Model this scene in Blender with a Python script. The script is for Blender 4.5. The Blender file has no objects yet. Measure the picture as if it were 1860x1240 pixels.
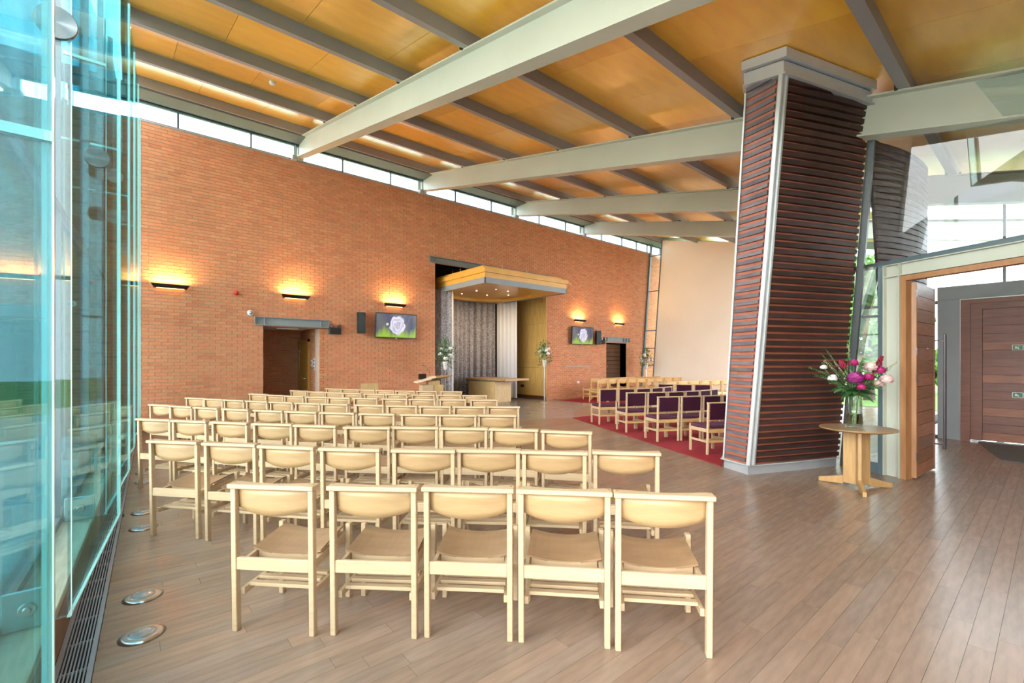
import bpy, bmesh, math, random
from mathutils import Vector, Matrix, Euler
random.seed(7)
R = math.radians
SC = bpy.context.scene
COL = SC.collection

# ------------------------------------------------------------------ camera
EYE = 1.53
cam_d = bpy.data.cameras.new('camera'); cam = bpy.data.objects.new('camera', cam_d); COL.objects.link(cam)
cam_d.sensor_width = 36.0; cam_d.lens = 830.0 / 1860.0 * 36.0
cam_d.shift_y = 35.0 / 1860.0
cam_d.clip_start = 0.02; cam_d.clip_end = 400
cam.location = (0, 0, EYE)
cam.rotation_euler = (R(90), 0, R(50 - 90))
SC.camera = cam

# ------------------------------------------------------------------ sky, sun, exposure
W = bpy.data.worlds.new('world'); SC.world = W; W.use_nodes = True
wn = W.node_tree; wn.nodes.clear()
wo = wn.nodes.new('ShaderNodeOutputWorld'); bg = wn.nodes.new('ShaderNodeBackground')
tc = wn.nodes.new('ShaderNodeTexCoord'); wnz = wn.nodes.new('ShaderNodeTexNoise'); wr = wn.nodes.new('ShaderNodeValToRGB')
wnz.inputs['Scale'].default_value = 2.2; wnz.inputs['Detail'].default_value = 6
wr.color_ramp.elements[0].position = 0.38; wr.color_ramp.elements[0].color = (0.76, 0.86, 1.0, 1)
wr.color_ramp.elements[1].position = 0.62; wr.color_ramp.elements[1].color = (0.97, 0.98, 1.0, 1)
wn.links.new(tc.outputs['Generated'], wnz.inputs['Vector']); wn.links.new(wnz.outputs['Fac'], wr.inputs['Fac'])
wn.links.new(wr.outputs['Color'], bg.inputs['Color']); wn.links.new(bg.outputs['Background'], wo.inputs['Surface'])
bg.inputs['Strength'].default_value = 2.7
sd = bpy.data.lights.new('overcast_side_light', 'SUN'); sd.energy = 1.6; sd.angle = R(70); sd.color = (1.0, 0.98, 0.94)
sl_ = bpy.data.objects.new('overcast_side_light', sd); COL.objects.link(sl_)
sl_.rotation_euler = Vector((0.90, 0.30, -0.32)).to_track_quat('-Z', 'Y').to_euler(); sl_.location = (-8, 0, 6)
SC.view_settings.view_transform = 'Standard'; SC.view_settings.look = 'None'
SC.view_settings.gamma = 1.0; SC.view_settings.use_curve_mapping = False
SC.view_settings.exposure = 1.78

# ------------------------------------------------------------------ materials
def nt(name):
    m = bpy.data.materials.new(name); m.use_nodes = True
    t = m.node_tree; b = t.nodes['Principled BSDF']; return m, t, b
def mat(name, col, rough=0.5, metal=0.0, var=0.0, scale=8.0, stretch=(1, 1, 1), bump=0.0, bscale=None,
        attr=False, spec=0.5, detail=5.0, emit=None, estr=0.0, coat=0.0, col2=None, crough=0.08):
    m, t, b = nt(name); N = t.nodes; L = t.links
    b.inputs['Roughness'].default_value = rough; b.inputs['Metallic'].default_value = metal
    b.inputs['Specular IOR Level'].default_value = spec
    if crough > 0.3: b.inputs['Coat IOR'].default_value = 1.7
    if coat: b.inputs['Coat Weight'].default_value = coat; b.inputs['Coat Roughness'].default_value = crough
    c = (*col, 1)
    b.inputs['Base Color'].default_value = c
    src = None
    if var or bump or col2:
        tx = N.new('ShaderNodeTexCoord'); mp = N.new('ShaderNodeMapping'); nz = N.new('ShaderNodeTexNoise')
        mp.inputs['Scale'].default_value = stretch; nz.inputs['Scale'].default_value = scale; nz.inputs['Detail'].default_value = detail
        L.new(tx.outputs['Object'], mp.inputs['Vector']); L.new(mp.outputs['Vector'], nz.inputs['Vector'])
        if var or col2:
            rp = N.new('ShaderNodeValToRGB')
            d = tuple(max(0, x * (1 - var)) for x in col); e = tuple(min(1, x * (1 + var)) for x in col)
            if col2: e = col2
            rp.color_ramp.elements[0].position = 0.3; rp.color_ramp.elements[1].position = 0.7
            rp.color_ramp.elements[0].color = (*d, 1); rp.color_ramp.elements[1].color = (*e, 1)
            L.new(nz.outputs['Fac'], rp.inputs['Fac']); src = rp.outputs['Color']
        if bump:
            nb = nz
            if bscale:
                nb = N.new('ShaderNodeTexNoise'); nb.inputs['Scale'].default_value = bscale; nb.inputs['Detail'].default_value = 3
                L.new(mp.outputs['Vector'], nb.inputs['Vector'])
            bp = N.new('ShaderNodeBump'); bp.inputs['Strength'].default_value = bump; bp.inputs['Distance'].default_value = 0.01
            L.new(nb.outputs['Fac'], bp.inputs['Height']); L.new(bp.outputs['Normal'], b.inputs['Normal'])
    if attr:
        at = N.new('ShaderNodeAttribute'); at.attribute_name = 'tint'
        mx = N.new('ShaderNodeMix'); mx.data_type = 'RGBA'; mx.blend_type = 'MULTIPLY'; mx.inputs[0].default_value = 1.0
        if src: L.new(src, mx.inputs[6])
        else: mx.inputs[6].default_value = c
        L.new(at.outputs['Color'], mx.inputs[7]); src = mx.outputs[2]
    if src: L.new(src, b.inputs['Base Color'])
    if emit: b.inputs['Emission Color'].default_value = (*emit, 1); b.inputs['Emission Strength'].default_value = estr
    return m
def glass(name, tint, refl=0.0, rough=0.0, ior=1.5, k=1.0, graze=None):
    """thin architectural glass: fresnel mirror over tinted see-through"""
    m = bpy.data.materials.new(name); m.use_nodes = True; t = m.node_tree; t.nodes.clear(); N = t.nodes; L = t.links
    o = N.new('ShaderNodeOutputMaterial'); mx = N.new('ShaderNodeMixShader'); tr = N.new('ShaderNodeBsdfTransparent'); gl = N.new('ShaderNodeBsdfGlossy')
    fr = N.new('ShaderNodeFresnel'); fr.inputs['IOR'].default_value = ior
    tr.inputs['Color'].default_value = (*tint, 1); gl.inputs['Roughness'].default_value = rough
    gl.inputs['Color'].default_value = (1, 1, 1, 1)
    if graze:      # longer path through the body of the glass at a slant: deeper tint
        lw = N.new('ShaderNodeLayerWeight'); lw.inputs['Blend'].default_value = 0.5
        mr = N.new('ShaderNodeMapRange'); mr.inputs['From Min'].default_value = 0.35; mr.inputs['From Max'].default_value = 0.85
        cm = N.new('ShaderNodeMix'); cm.data_type = 'RGBA'; cm.inputs[6].default_value = (*tint, 1); cm.inputs[7].default_value = (*graze, 1)
        L.new(lw.outputs['Facing'], mr.inputs['Value']); L.new(mr.outputs['Result'], cm.inputs[0]); L.new(cm.outputs[2], tr.inputs['Color'])
    ad = N.new('ShaderNodeMath'); ad.operation = 'MULTIPLY_ADD'; ad.use_clamp = True; ad.inputs[1].default_value = k; ad.inputs[2].default_value = refl
    L.new(fr.outputs['Fac'], ad.inputs[0]); L.new(ad.outputs[0], mx.inputs['Fac'])
    L.new(tr.outputs[0], mx.inputs[1]); L.new(gl.outputs[0], mx.inputs[2]); L.new(mx.outputs[0], o.inputs['Surface'])
    return m
def wood(name, col, var=0.14, rough=0.42, attr=False, sc=5.0, stretch=(1, 1, 9), coat=0.0, bump=0.05, crough=0.08):
    return mat(name, col, rough, var=var, scale=sc, stretch=stretch, bump=bump, attr=attr, detail=8, coat=coat, crough=crough)

M = {}
M['birch'] = wood('pale birch', (0.56, 0.405, 0.245), 0.10, 0.38, sc=4)
M['birch_v'] = wood('birch veneer', (0.45, 0.285, 0.135), 0.12, 0.36, sc=3, stretch=(1.2, 6, 9))
M['seat_v'] = wood('tan seat veneer', (0.34, 0.205, 0.11), 0.14, 0.36, sc=3, stretch=(1.2, 6, 9))  # browner and darker than the back veneer
M['birch_warm'] = wood('warm lit birch', (0.62, 0.40, 0.16), 0.12, 0.38, sc=4)  # birch, yellowed in the colour for the light on the far rows
M['birch_warm_v'] = wood('warm lit birch veneer', (0.58, 0.35, 0.12), 0.12, 0.36, sc=3, stretch=(1.2, 6, 9))
M['oak'] = wood('oak table', (0.38, 0.225, 0.10), 0.18, 0.38, sc=4, stretch=(8, 1, 1))
M['oak_leg'] = wood('oak pedestal', (0.44, 0.26, 0.105), 0.14, 0.4, sc=4, stretch=(6, 6, 1))
M['lect'] = wood('maple veneer', (0.60, 0.41, 0.19), 0.12, 0.38, sc=3, stretch=(6, 6, 1))
M['lect_top'] = wood('limed oak top', (0.74, 0.60, 0.45), 0.10, 0.4, sc=3, stretch=(1, 6, 1))
M['panel'] = wood('yellow oak panel', (0.60, 0.38, 0.12), 0.14, 0.4, sc=2.2, stretch=(6, 6, 1))
M['ply'] = wood('varnished plywood ceiling', (0.98, 0.49, 0.05), 0.13, 0.32, attr=True, sc=1.6, stretch=(1, 4, 1), bump=0.0, coat=1.0, crough=0.32)
M['canopy'] = wood('lacquered ply canopy', (0.70, 0.37, 0.07), 0.1, 0.3, sc=2, stretch=(1, 1, 6))
M['plank'] = mat('oak strip floor', (0.295, 0.205, 0.15), 0.27, var=0.13, scale=9, stretch=(0.45, 3.0, 1), bump=0.06, bscale=22, attr=True, detail=10)
M['grey_floor'] = mat('smooth grey floor tiles', (0.30, 0.275, 0.26), 0.2, var=0.08, scale=2, bump=0.02)
M['carpet'] = mat('red carpet', (0.33, 0.04, 0.05), 0.95, var=0.15, scale=60, bump=0.3, spec=0.1)
M['brick'] = mat('red brick', (0.58, 0.24, 0.115), 0.8, var=0.10, scale=14, bump=0.25, bscale=60, attr=True, spec=0.25)
M['mortar'] = mat('mortar', (0.50, 0.37, 0.30), 0.92, var=0.15, scale=20, spec=0.1)
M['steel'] = mat('pale painted steel', (0.52, 0.53, 0.44), 0.42, var=0.03, scale=1.5, spec=0.45)
M['purlin'] = mat('grey painted steel', (0.30, 0.29, 0.28), 0.5, var=0.04, scale=2)
M['soffit'] = mat('dark grey soffit', (0.17, 0.165, 0.16), 0.6, var=0.06, scale=3)
M['lintel'] = mat('blue grey lintel', (0.25, 0.28, 0.29), 0.45, var=0.05, scale=3)
M['lintel_d'] = mat('dark steel lintel', (0.17, 0.19, 0.19), 0.5, var=0.05, scale=3)
M['frame'] = mat('dark window frame', (0.05, 0.06, 0.065), 0.4)
M['mull'] = mat('slate mullion', (0.10, 0.14, 0.155), 0.35)
M['clip'] = mat('dark bracket', (0.05, 0.05, 0.05), 0.5, metal=0.5)
M['plaster'] = mat('cream plaster', (0.86, 0.81, 0.68), 0.85, var=0.02, scale=1, spec=0.2)
M['white'] = mat('white paint', (0.72, 0.72, 0.70), 0.6)
M['slat'] = mat('shaded stained slat', (0.045, 0.022, 0.018), 0.5, var=0.35, scale=5, stretch=(1, 1, 6), bump=0.15, attr=True)  # pillar's right face: same slats, darkened in the colour for shade
M['slat_l'] = mat('lit stained slat', (0.13, 0.108, 0.115), 0.55, var=0.3, scale=5, stretch=(1, 1, 6), bump=0.15, attr=True)  # pillar's left face: paler in the colour as the lit side
M['slat_o'] = mat('silvered timber slat', (0.24, 0.19, 0.19), 0.55, var=0.2, scale=5, stretch=(1, 1, 6), attr=True)  # weathered grey, paled further for the reflection in the glass
M['cedar'] = mat('red cedar backing', (0.38, 0.11, 0.06), 0.6, var=0.15, scale=4)
M['galv'] = mat('galvanised trim', (0.55, 0.58, 0.58), 0.4, metal=0.3, var=0.05, scale=4)
M['plinth'] = mat('grey plinth', (0.34, 0.35, 0.36), 0.5, var=0.05, scale=5)
M['teal'] = glass('teal structural glass', (0.96, 0.97, 0.96), 0.02, k=0.22, graze=(0.52, 0.83, 0.87))
M['teal_fin'] = glass('teal glass fin', (0.92, 0.96, 0.95), 0.02, k=0.3, graze=(0.50, 0.84, 0.88))
M['edge'] = mat('lit polished glass edge', (0.62, 0.80, 0.74), 0.15, spec=0.9, emit=None)  # pale strip colour stands in for light refracted out of glass ends
M['outer'] = glass('outer glazing', (0.95, 0.965, 0.95), 0.03, ior=1.5, k=0.6, graze=(0.24, 0.56, 0.63))
M['clear'] = glass('clear glass', (0.93, 0.96, 0.96), 0.02, k=0.3)
M['clear2'] = glass('screen glass', (0.86, 0.92, 0.92), 0.05, k=0.6)
M['vaseg'] = glass('vase glass', (0.94, 0.98, 0.96), 0.03, k=0.4)
M['water'] = glass('vase water', (0.86, 0.93, 0.74), 0.01, ior=1.33, k=0.4)
M['brushed'] = mat('brushed steel', (0.55, 0.54, 0.53), 0.28, metal=1.0, var=0.1, scale=30)
def disc_mat():
    m, t, b = nt('radially brushed steel'); N = t.nodes; b.inputs['Metallic'].default_value = 1.0; b.inputs['Roughness'].default_value = 0.32
    b.inputs['Base Color'].default_value = (0.24, 0.23, 0.22, 1); b.inputs['Anisotropic'].default_value = 0.95
    tg = N.new('ShaderNodeTangent'); tg.direction_type = 'RADIAL'; tg.axis = 'Y'; t.links.new(tg.outputs[0], b.inputs['Tangent']); return m
M['disc'] = disc_mat()
M['patch'] = mat('steel patch plate', (0.22, 0.38, 0.38), 0.3, metal=0.6)
M['sill'] = mat('pale timber sill', (0.40, 0.36, 0.27), 0.4, var=0.2, scale=7, stretch=(6, 0.6, 1), bump=0.1)
M['sillf'] = mat('brown timber fascia', (0.20, 0.10, 0.05), 0.5, var=0.2, scale=4)
M['grille'] = mat('aluminium grille', (0.42, 0.43, 0.50), 0.35, metal=0.7)
M['void'] = mat('dark void', (0.012, 0.012, 0.014), 0.9)
M['lens'] = mat('uplight lens', (0.30, 0.38, 0.45), 0.08, metal=0.3, spec=0.9)
M['black'] = mat('black plastic', (0.015, 0.016, 0.018), 0.35)
M['blackf'] = mat('speaker grille', (0.02, 0.035, 0.038), 0.6)
M['red'] = mat('red alarm', (0.55, 0.02, 0.02), 0.35)
M['purple'] = mat('purple upholstery', (0.045, 0.009, 0.024), 0.85, var=0.12, scale=60, bump=0.15, spec=0.15)
M['purple_s'] = mat('purple seat cloth', (0.10, 0.033, 0.065), 0.85, var=0.12, scale=60, bump=0.15, spec=0.2)
M['cedar_d'] = mat('red cedar door boards', (0.19, 0.065, 0.035), 0.42, var=0.2, scale=3, stretch=(1, 1, 8), bump=0.08, attr=True)
M['cedar_f'] = mat('cedar frame', (0.38, 0.18, 0.075), 0.42, var=0.15, scale=3, stretch=(5, 5, 1))
M['leafdoor'] = mat('oak door boards', (0.38, 0.18, 0.10), 0.4, var=0.18, scale=3, stretch=(1, 1, 8), attr=True, bump=0.06)
M['oakdoor'] = wood('honey oak door', (0.52, 0.27, 0.055), 0.1, 0.4, sc=3, stretch=(8, 8, 1))
M['darkdoor'] = wood('walnut door', (0.10, 0.045, 0.02), 0.15, 0.4, sc=3, stretch=(1, 1, 8))
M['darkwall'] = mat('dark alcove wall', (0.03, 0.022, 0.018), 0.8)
M['curtain'] = None
M['wcurtain'] = mat('white curtain', (0.82, 0.82, 0.85), 0.85, spec=0.1)
M['bronze'] = mat('bronze light housing', (0.045, 0.032, 0.028), 0.4, metal=0.6)
M['warm'] = mat('warm lamp', (1, 0.7, 0.3), 0.5, emit=(1.0, 0.55, 0.14), estr=4)
M['lampw'] = mat('spot lens', (1, 1, 1), 0.3, emit=(1.0, 0.85, 0.6), estr=2)
M['chrome'] = mat('chrome', (0.7, 0.7, 0.7), 0.15, metal=1.0)
M['darksteel'] = mat('dark steel handle', (0.10, 0.09, 0.10), 0.3, metal=0.8)
M['green'] = mat('sign green', (0.06, 0.22, 0.13), 0.5)
M['signw'] = mat('sign white', (0.75, 0.75, 0.70), 0.5)
M['blue'] = mat('sign blue', (0.05, 0.08, 0.25), 0.5)
M['grass'] = mat('lawn', (0.17, 0.27, 0.08), 0.95, var=0.25, scale=3, spec=0.1)
M['paving'] = mat('grey paving', (0.50, 0.49, 0.48), 0.7, var=0.06, scale=3)
M['leafy'] = mat('tree foliage', (0.10, 0.22, 0.04), 0.7, var=0.5, scale=2)
M['trunk'] = mat('bark', (0.10, 0.07, 0.05), 0.9)
M['fern'] = mat('fern green', (0.10, 0.20, 0.07), 0.6, var=0.3, scale=20)
M['fern_l'] = mat('pale catkin', (0.34, 0.33, 0.18), 0.7)
M['leaf'] = mat('glossy leaf', (0.04, 0.13, 0.035), 0.4, var=0.3, scale=10)
M['stem'] = mat('green stem', (0.14, 0.24, 0.05), 0.5)
M['magenta'] = mat('magenta petal', (0.42, 0.015, 0.14), 0.55, var=0.3, scale=30)
M['plum'] = mat('plum petal', (0.28, 0.02, 0.16), 0.6, var=0.4, scale=30)
M['wine'] = mat('wine plume', (0.26, 0.008, 0.035), 0.8, var=0.3, scale=60)
M['pinkr'] = mat('pale pink rose', (0.80, 0.56, 0.52), 0.6, var=0.12, scale=20)
M['whitef'] = mat('white flower', (0.80, 0.80, 0.74), 0.6)
M['mat'] = mat('entrance mat', (0.14, 0.15, 0.16), 0.9, var=0.2, scale=80)

def curtain_mat():
    m, t, b = nt('patterned curtain'); N = t.nodes; L = t.links
    tx = N.new('ShaderNodeTexCoord'); v = N.new('ShaderNodeTexVoronoi'); v.feature = 'DISTANCE_TO_EDGE'; v.inputs['Scale'].default_value = 16
    rp = N.new('ShaderNodeValToRGB'); rp.color_ramp.elements[0].position = 0.05; rp.color_ramp.elements[1].position = 0.12
    rp.color_ramp.elements[0].color = (0.52, 0.50, 0.52, 1); rp.color_ramp.elements[1].color = (0.20, 0.175, 0.175, 1)
    nz = N.new('ShaderNodeTexNoise'); nz.inputs['Scale'].default_value = 9
    ad = N.new('ShaderNodeMixRGB'); ad.inputs[0].default_value = 0.35
    L.new(tx.outputs['Object'], ad.inputs[1]); L.new(tx.outputs['Object'], nz.inputs['Vector']); L.new(nz.outputs['Color'], ad.inputs[2])
    L.new(ad.outputs[0], v.inputs['Vector']); L.new(v.outputs['Distance'], rp.inputs['Fac']); L.new(rp.outputs['Color'], b.inputs['Base Color'])
    b.inputs['Roughness'].default_value = 0.75; return m
M['curtain'] = curtain_mat()

# ------------------------------------------------------------------ mesh helpers
class MB:
    def __init__(s): s.v = []; s.f = []; s.t = []; s.tint = (1, 1, 1)
    def add(s, vs, fs):
        o = len(s.v); s.v += [tuple(p) for p in vs]
        for f in fs: s.f.append(tuple(i + o for i in f)); s.t.append(s.tint)
        return s
    def hexa(s, p):   # p: 4 bottom (ccw) + 4 top
        return s.add(p, [(3, 2, 1, 0), (4, 5, 6, 7), (0, 1, 5, 4), (1, 2, 6, 5), (2, 3, 7, 6), (3, 0, 4, 7)])
    def box(s, x0, x1, y0, y1, z0, z1):
        x0, x1 = min(x0, x1), max(x0, x1); y0, y1 = min(y0, y1), max(y0, y1); z0, z1 = min(z0, z1), max(z0, z1)
        return s.hexa([(x0, y0, z0), (x1, y0, z0), (x1, y1, z0), (x0, y1, z0), (x0, y0, z1), (x1, y0, z1), (x1, y1, z1), (x0, y1, z1)])
    def wallbox(s, a, b, z0, z1, th, side=1):
        """upright slab from plan point a to b, thickness th towards the left of a->b"""
        a = Vector(a[:2]); b = Vector(b[:2]); d = (b - a).normalized(); n = Vector((-d.y, d.x)) * th * side
        q = [a, b, b + n, a + n]
        if side < 0: q = [b, a, a + n, b + n]
        if isinstance(z0, (int, float)): z0 = [z0] * 4
        if isinstance(z1, (int, float)): z1 = [z1] * 4
        return s.hexa([(p.x, p.y, z0[i]) for i, p in enumerate(q)] + [(p.x, p.y, z1[i]) for i, p in enumerate(q)])
    def prism(s, poly, z0, z1):
        n = len(poly); vs = [(x, y, z0) for x, y in poly] + [(x, y, z1) for x, y in poly]
        fs = [tuple(range(n - 1, -1, -1)), tuple(range(n, 2 * n))] + [(i, (i + 1) % n, n + (i + 1) % n, n + i) for i in range(n)]
        return s.add(vs, fs)
    def lathe(s, prof, seg=20, c=(0, 0, 0), ax='z', cap=True):
        vs = []; fs = []; n = len(prof)
        for i in range(seg):
            a = 2 * math.pi * i / seg
            for r, z in prof:
                if ax == 'z': vs.append((c[0] + r * math.cos(a), c[1] + r * math.sin(a), c[2] + z))
                elif ax == 'y': vs.append((c[0] + r * math.sin(a), c[1] + z, c[2] + r * math.cos(a)))
                else: vs.append((c[0] + z, c[1] + r * math.cos(a), c[2] + r * math.sin(a)))
        for i in range(seg):
            j = (i + 1) % seg
            for k in range(n - 1): fs.append((i * n + k, j * n + k, j * n + k + 1, i * n + k + 1))
        if cap:
            if prof[0][0] > 1e-5: fs.append(tuple(i * n for i in range(seg - 1, -1, -1)))
            if prof[-1][0] > 1e-5: fs.append(tuple(i * n + n - 1 for i in range(seg)))
        return s.add(vs, fs)
    def tube(s, pts, r, seg=6):
        pts = [Vector(p) for p in pts]; rs = r if isinstance(r, (list, tuple)) else [r] * len(pts)
        vs = []; fs = []
        for i, p in enumerate(pts):
            d = (pts[min(i + 1, len(pts) - 1)] - pts[max(i - 1, 0)]).normalized()
            u = d.cross(Vector((0, 0, 1)));
            if u.length < 1e-3: u = Vector((1, 0, 0))
            u.normalize(); w = d.cross(u)
            for k in range(seg):
                a = 2 * math.pi * k / seg; vs.append(p + (u * math.cos(a) + w * math.sin(a)) * rs[i])
        for i in range(len(pts) - 1):
            for k in range(seg):
                j = (k + 1) % seg; fs.append((i * seg + k, i * seg + j, (i + 1) * seg + j, (i + 1) * seg + k))
        fs.append(tuple(range(seg - 1, -1, -1))); fs.append(tuple((len(pts) - 1) * seg + k for k in range(seg)))
        return s.add(vs, fs)
    def bar(s, a, b, w, h):
        """rectangular bar a->b; w horizontal width, h vertical thickness"""
        a = Vector(a); b = Vector(b); d = (b - a).normalized(); u = d.cross(Vector((0, 0, 1)))
        if u.length < 1e-3: u = Vector((1, 0, 0))
        u.normalize(); v = u.cross(d); u *= w / 2; v *= h / 2
        return s.hexa([a - u - v, a + u - v, b + u - v, b - u - v, a - u + v, a + u + v, b + u + v, b - u + v])
    def grid(s, fn, nu, nv, thick=None):
        vs = [fn(i / nu, j / nv) for j in range(nv + 1) for i in range(nu + 1)]
        fs = [(j * (nu + 1) + i, j * (nu + 1) + i + 1, (j + 1) * (nu + 1) + i + 1, (j + 1) * (nu + 1) + i) for j in range(nv) for i in range(nu)]
        if thick:
            o = len(vs); t = Vector(thick); vs = vs + [tuple(Vector(p) + t) for p in vs]
            back = [tuple(reversed([q + o for q in f])) for f in fs]
            rim = []
            ring = [i for i in range(nu + 1)] + [j * (nu + 1) + nu for j in range(1, nv + 1)] + [nv * (nu + 1) + i for i in range(nu - 1, -1, -1)] + [j * (nu + 1) for j in range(nv - 1, 0, -1)]
            for k in range(len(ring)): a, b = ring[k], ring[(k + 1) % len(ring)]; rim.append((b, a, a + o, b + o))
            fs = fs + back + rim
        return s.add(vs, fs)
    def ball(s, c, r, sc=(1, 1, 1), seg=8, rings=5, jit=0.0):
        vs = [(c[0], c[1], c[2] - r * sc[2])]
        for j in range(1, rings):
            th = math.pi * j / rings
            for i in range(seg):
                a = 2 * math.pi * i / seg; q = r * (1 + random.uniform(-jit, jit))
                vs.append((c[0] + q * sc[0] * math.sin(th) * math.cos(a), c[1] + q * sc[1] * math.sin(th) * math.sin(a), c[2] - q * sc[2] * math.cos(th)))
        vs.append((c[0], c[1], c[2] + r * sc[2])); fs = []
        for i in range(seg): fs.append((0, 1 + (i + 1) % seg, 1 + i))
        for j in range(rings - 2):
            for i in range(seg): a = 1 + j * seg; fs.append((a + i, a + (i + 1) % seg, a + seg + (i + 1) % seg, a + seg + i))
        a = 1 + (rings - 2) * seg
        for i in range(seg): fs.append((a + i, a + (i + 1) % seg, len(vs) - 1))
        return s.add(vs, fs)
    def mesh(s, name, m, smooth=False, bevel=0.0, tint=False, fix=True):
        me = bpy.data.meshes.new(name); me.from_pydata(s.v, [], s.f)
        if tint:
            at = me.color_attributes.new('tint', 'FLOAT_COLOR', 'CORNER'); buf = []
            for f, t in zip(s.f, s.t): buf += [t[0], t[1], t[2], 1.0] * len(f)
            at.data.foreach_set('color', buf)
        if bevel or fix:
            b = bmesh.new(); b.from_mesh(me)
            if fix: bmesh.ops.recalc_face_normals(b, faces=b.faces)
            if bevel:
                bmesh.ops.bevel(b, geom=[e for e in b.edges if len(e.link_faces) == 2 and e.calc_face_angle(0) > 0.5], offset=bevel, segments=1, affect='EDGES', clamp_overlap=True)
            b.to_mesh(me); b.free()
        if smooth: me.polygons.foreach_set('use_smooth', [True] * len(me.polygons))
        me.materials.append(m); return me

def link(name, me, parent=None, loc=None, rot=None):
    o = bpy.data.objects.new(name, me); COL.objects.link(o)
    if parent: o.parent = parent
    if loc: o.location = loc
    if rot: o.rotation_euler = rot
    return o
def obj(name, mb, m, parent=None, smooth=False, bevel=0.0, tint=False, label=None, stuff=False, fix=True):
    if isinstance(m, str): m = M[m]
    o = link(name, mb.mesh(name, m, smooth, bevel, tint, fix), parent)
    if label: o['label'] = label
    if stuff: o['kind'] = 'stuff'
    return o
def tag(o, label, cat, group=None):
    o['label'] = label; o['category'] = cat
    if group: o['group'] = group
    return o
def thing(name, label, cat, loc=(0, 0, 0), rz=0.0, group=None):
    o = bpy.data.objects.new(name, None); COL.objects.link(o); o.location = loc; o.rotation_euler = (0, 0, rz)
    return tag(o, label, cat, group)
def structure(name, mb=None, m=None, tint=False, parent=None):
    if mb is None: o = bpy.data.objects.new(name, None); COL.objects.link(o)
    else: o = obj(name, mb, m, tint=tint)
    o['kind'] = 'structure'; return o
def copy_tree(o, parent=None):
    c = o.copy(); COL.objects.link(c)
    if parent: c.parent = parent
    for ch in [x for x in KIDS.get(o.name, [])]: copy_tree(ch, c)
    return c
KIDS = {}
def index_kids(root):
    def rec(o):
        KIDS[o.name] = list(o.children)
        for k in o.children: rec(k)
    rec(root)
def Bx(*a): return MB().box(*a)

D = 12.8                                   # brick wall plane (y)
def ztop(y): return 7.36 - 0.2244 * (D - y)   # top of the roof beams
def rnd_tint(a=0.12, warm=0.05):
    k = 1 + random.uniform(-a, a); w = random.uniform(-warm, warm); return (k * (1 + w), k, k * (1 - w))

# ------------------------------------------------------------------ floor
def in_poly(x, y, P):
    c = False; n = len(P)
    for i in range(n):
        (x0, y0), (x1, y1) = P[i], P[(i + 1) % n]
        if (y0 > y) != (y1 > y) and x < (x1 - x0) * (y - y0) / (y1 - y0) + x0: c = not c
    return c
flo = structure('floor', MB().box(-0.3, 13.0, -3.5, 13.0, -0.12, -0.012).box(13.0, 19.2, 2.0, 13.0, -0.12, -0.012), 'void')
cands = []
yy = -2.0; r = 0
PW = 0.105
while yy < 12.8:
    x = -0.12 - random.uniform(0, 1.1) + 0.03 * (yy - 3) * 0
    while x < 18.8:
        l = random.choice([0.7, 0.95, 1.2, 1.4]); x1 = x + l
        lo = max(x, -0.133 + 0.03 * (yy - 3)) ; hi = min(x1, 18.8)
        cx, cy = (lo + hi) / 2, yy + PW / 2
        dep = cx * 0.643 + cy * 0.766
        if hi - lo > 0.05 and dep > -0.6 and (cx < 13 or cy > 2.2): cands.append((dep, lo, hi, yy))
        x = x1
    yy += PW
def vis(c):
    cx, cy = (c[1] + c[2]) / 2, c[3]
    d = c[0]; 
    if d < 1.9: return False
    t = (cx * 0.766 - cy * 0.643) / d
    return abs(t) < 1.15
inv = sorted([c for c in cands if vis(c)]); near = set(inv[:300])
mbp = MB()
for c in cands:
    dep, lo, hi, y0 = c
    tn = rnd_tint(0.09, 0.04)
    if c in near:
        m1 = MB(); m1.tint = tn; cx, cy = (lo + hi) / 2, y0 + PW / 2
        hx, hy = (hi - lo) / 2 - 0.0007, PW / 2 - 0.0007
        m1.box(-hx, hx, -hy, hy, -0.006, 0.006)
        o = link('floor_board', m1.mesh('floor_board', M['plank'], tint=True, fix=False), flo, (cx, cy, -0.006))
    else:
        mbp.tint = tn; mbp.box(lo + 0.0007, hi - 0.0007, y0 + 0.0007, y0 + PW - 0.0007, -0.012, 0.0)
obj('floor_boards', mbp, 'plank', flo, tint=True, stuff=True, fix=False)
# smooth grey floor patch before the alcove, red carpets
obj('grey_floor_patch', MB().prism([(7.7, 9.05), (9.09, 8.31), (10.6, 9.6), (12.9, 10.6), (12.5, 12.4), (12.5, 15.4), (7.6, 15.4), (7.6, 9.6)], -0.004, 0.003), 'grey_floor', flo)
tag(obj('carpet', MB().prism([(9.09, 8.31), (6.567, 3.12), (7.62, 3.52), (8.3, 2.9), (12.9, 3.4), (14.2, 5.0), (13.2, 7.0), (11.6, 8.3)], 0.003, 0.011), 'carpet'),
    'red carpet under the purple padded chairs beside the slatted pillar', 'carpet')
tag(obj('carpet', MB().prism([(12.77, 12.31), (12.647, 11.06), (12.976, 10.64), (12.9, 8.7), (13.0, 7.3), (14.5, 5.2), (18.6, 5.2), (18.6, 12.6), (15.3, 12.62)], 0.003, 0.010), 'carpet'),
    'crimson carpet under the far wooden chairs below the cream wall', 'carpet')

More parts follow.
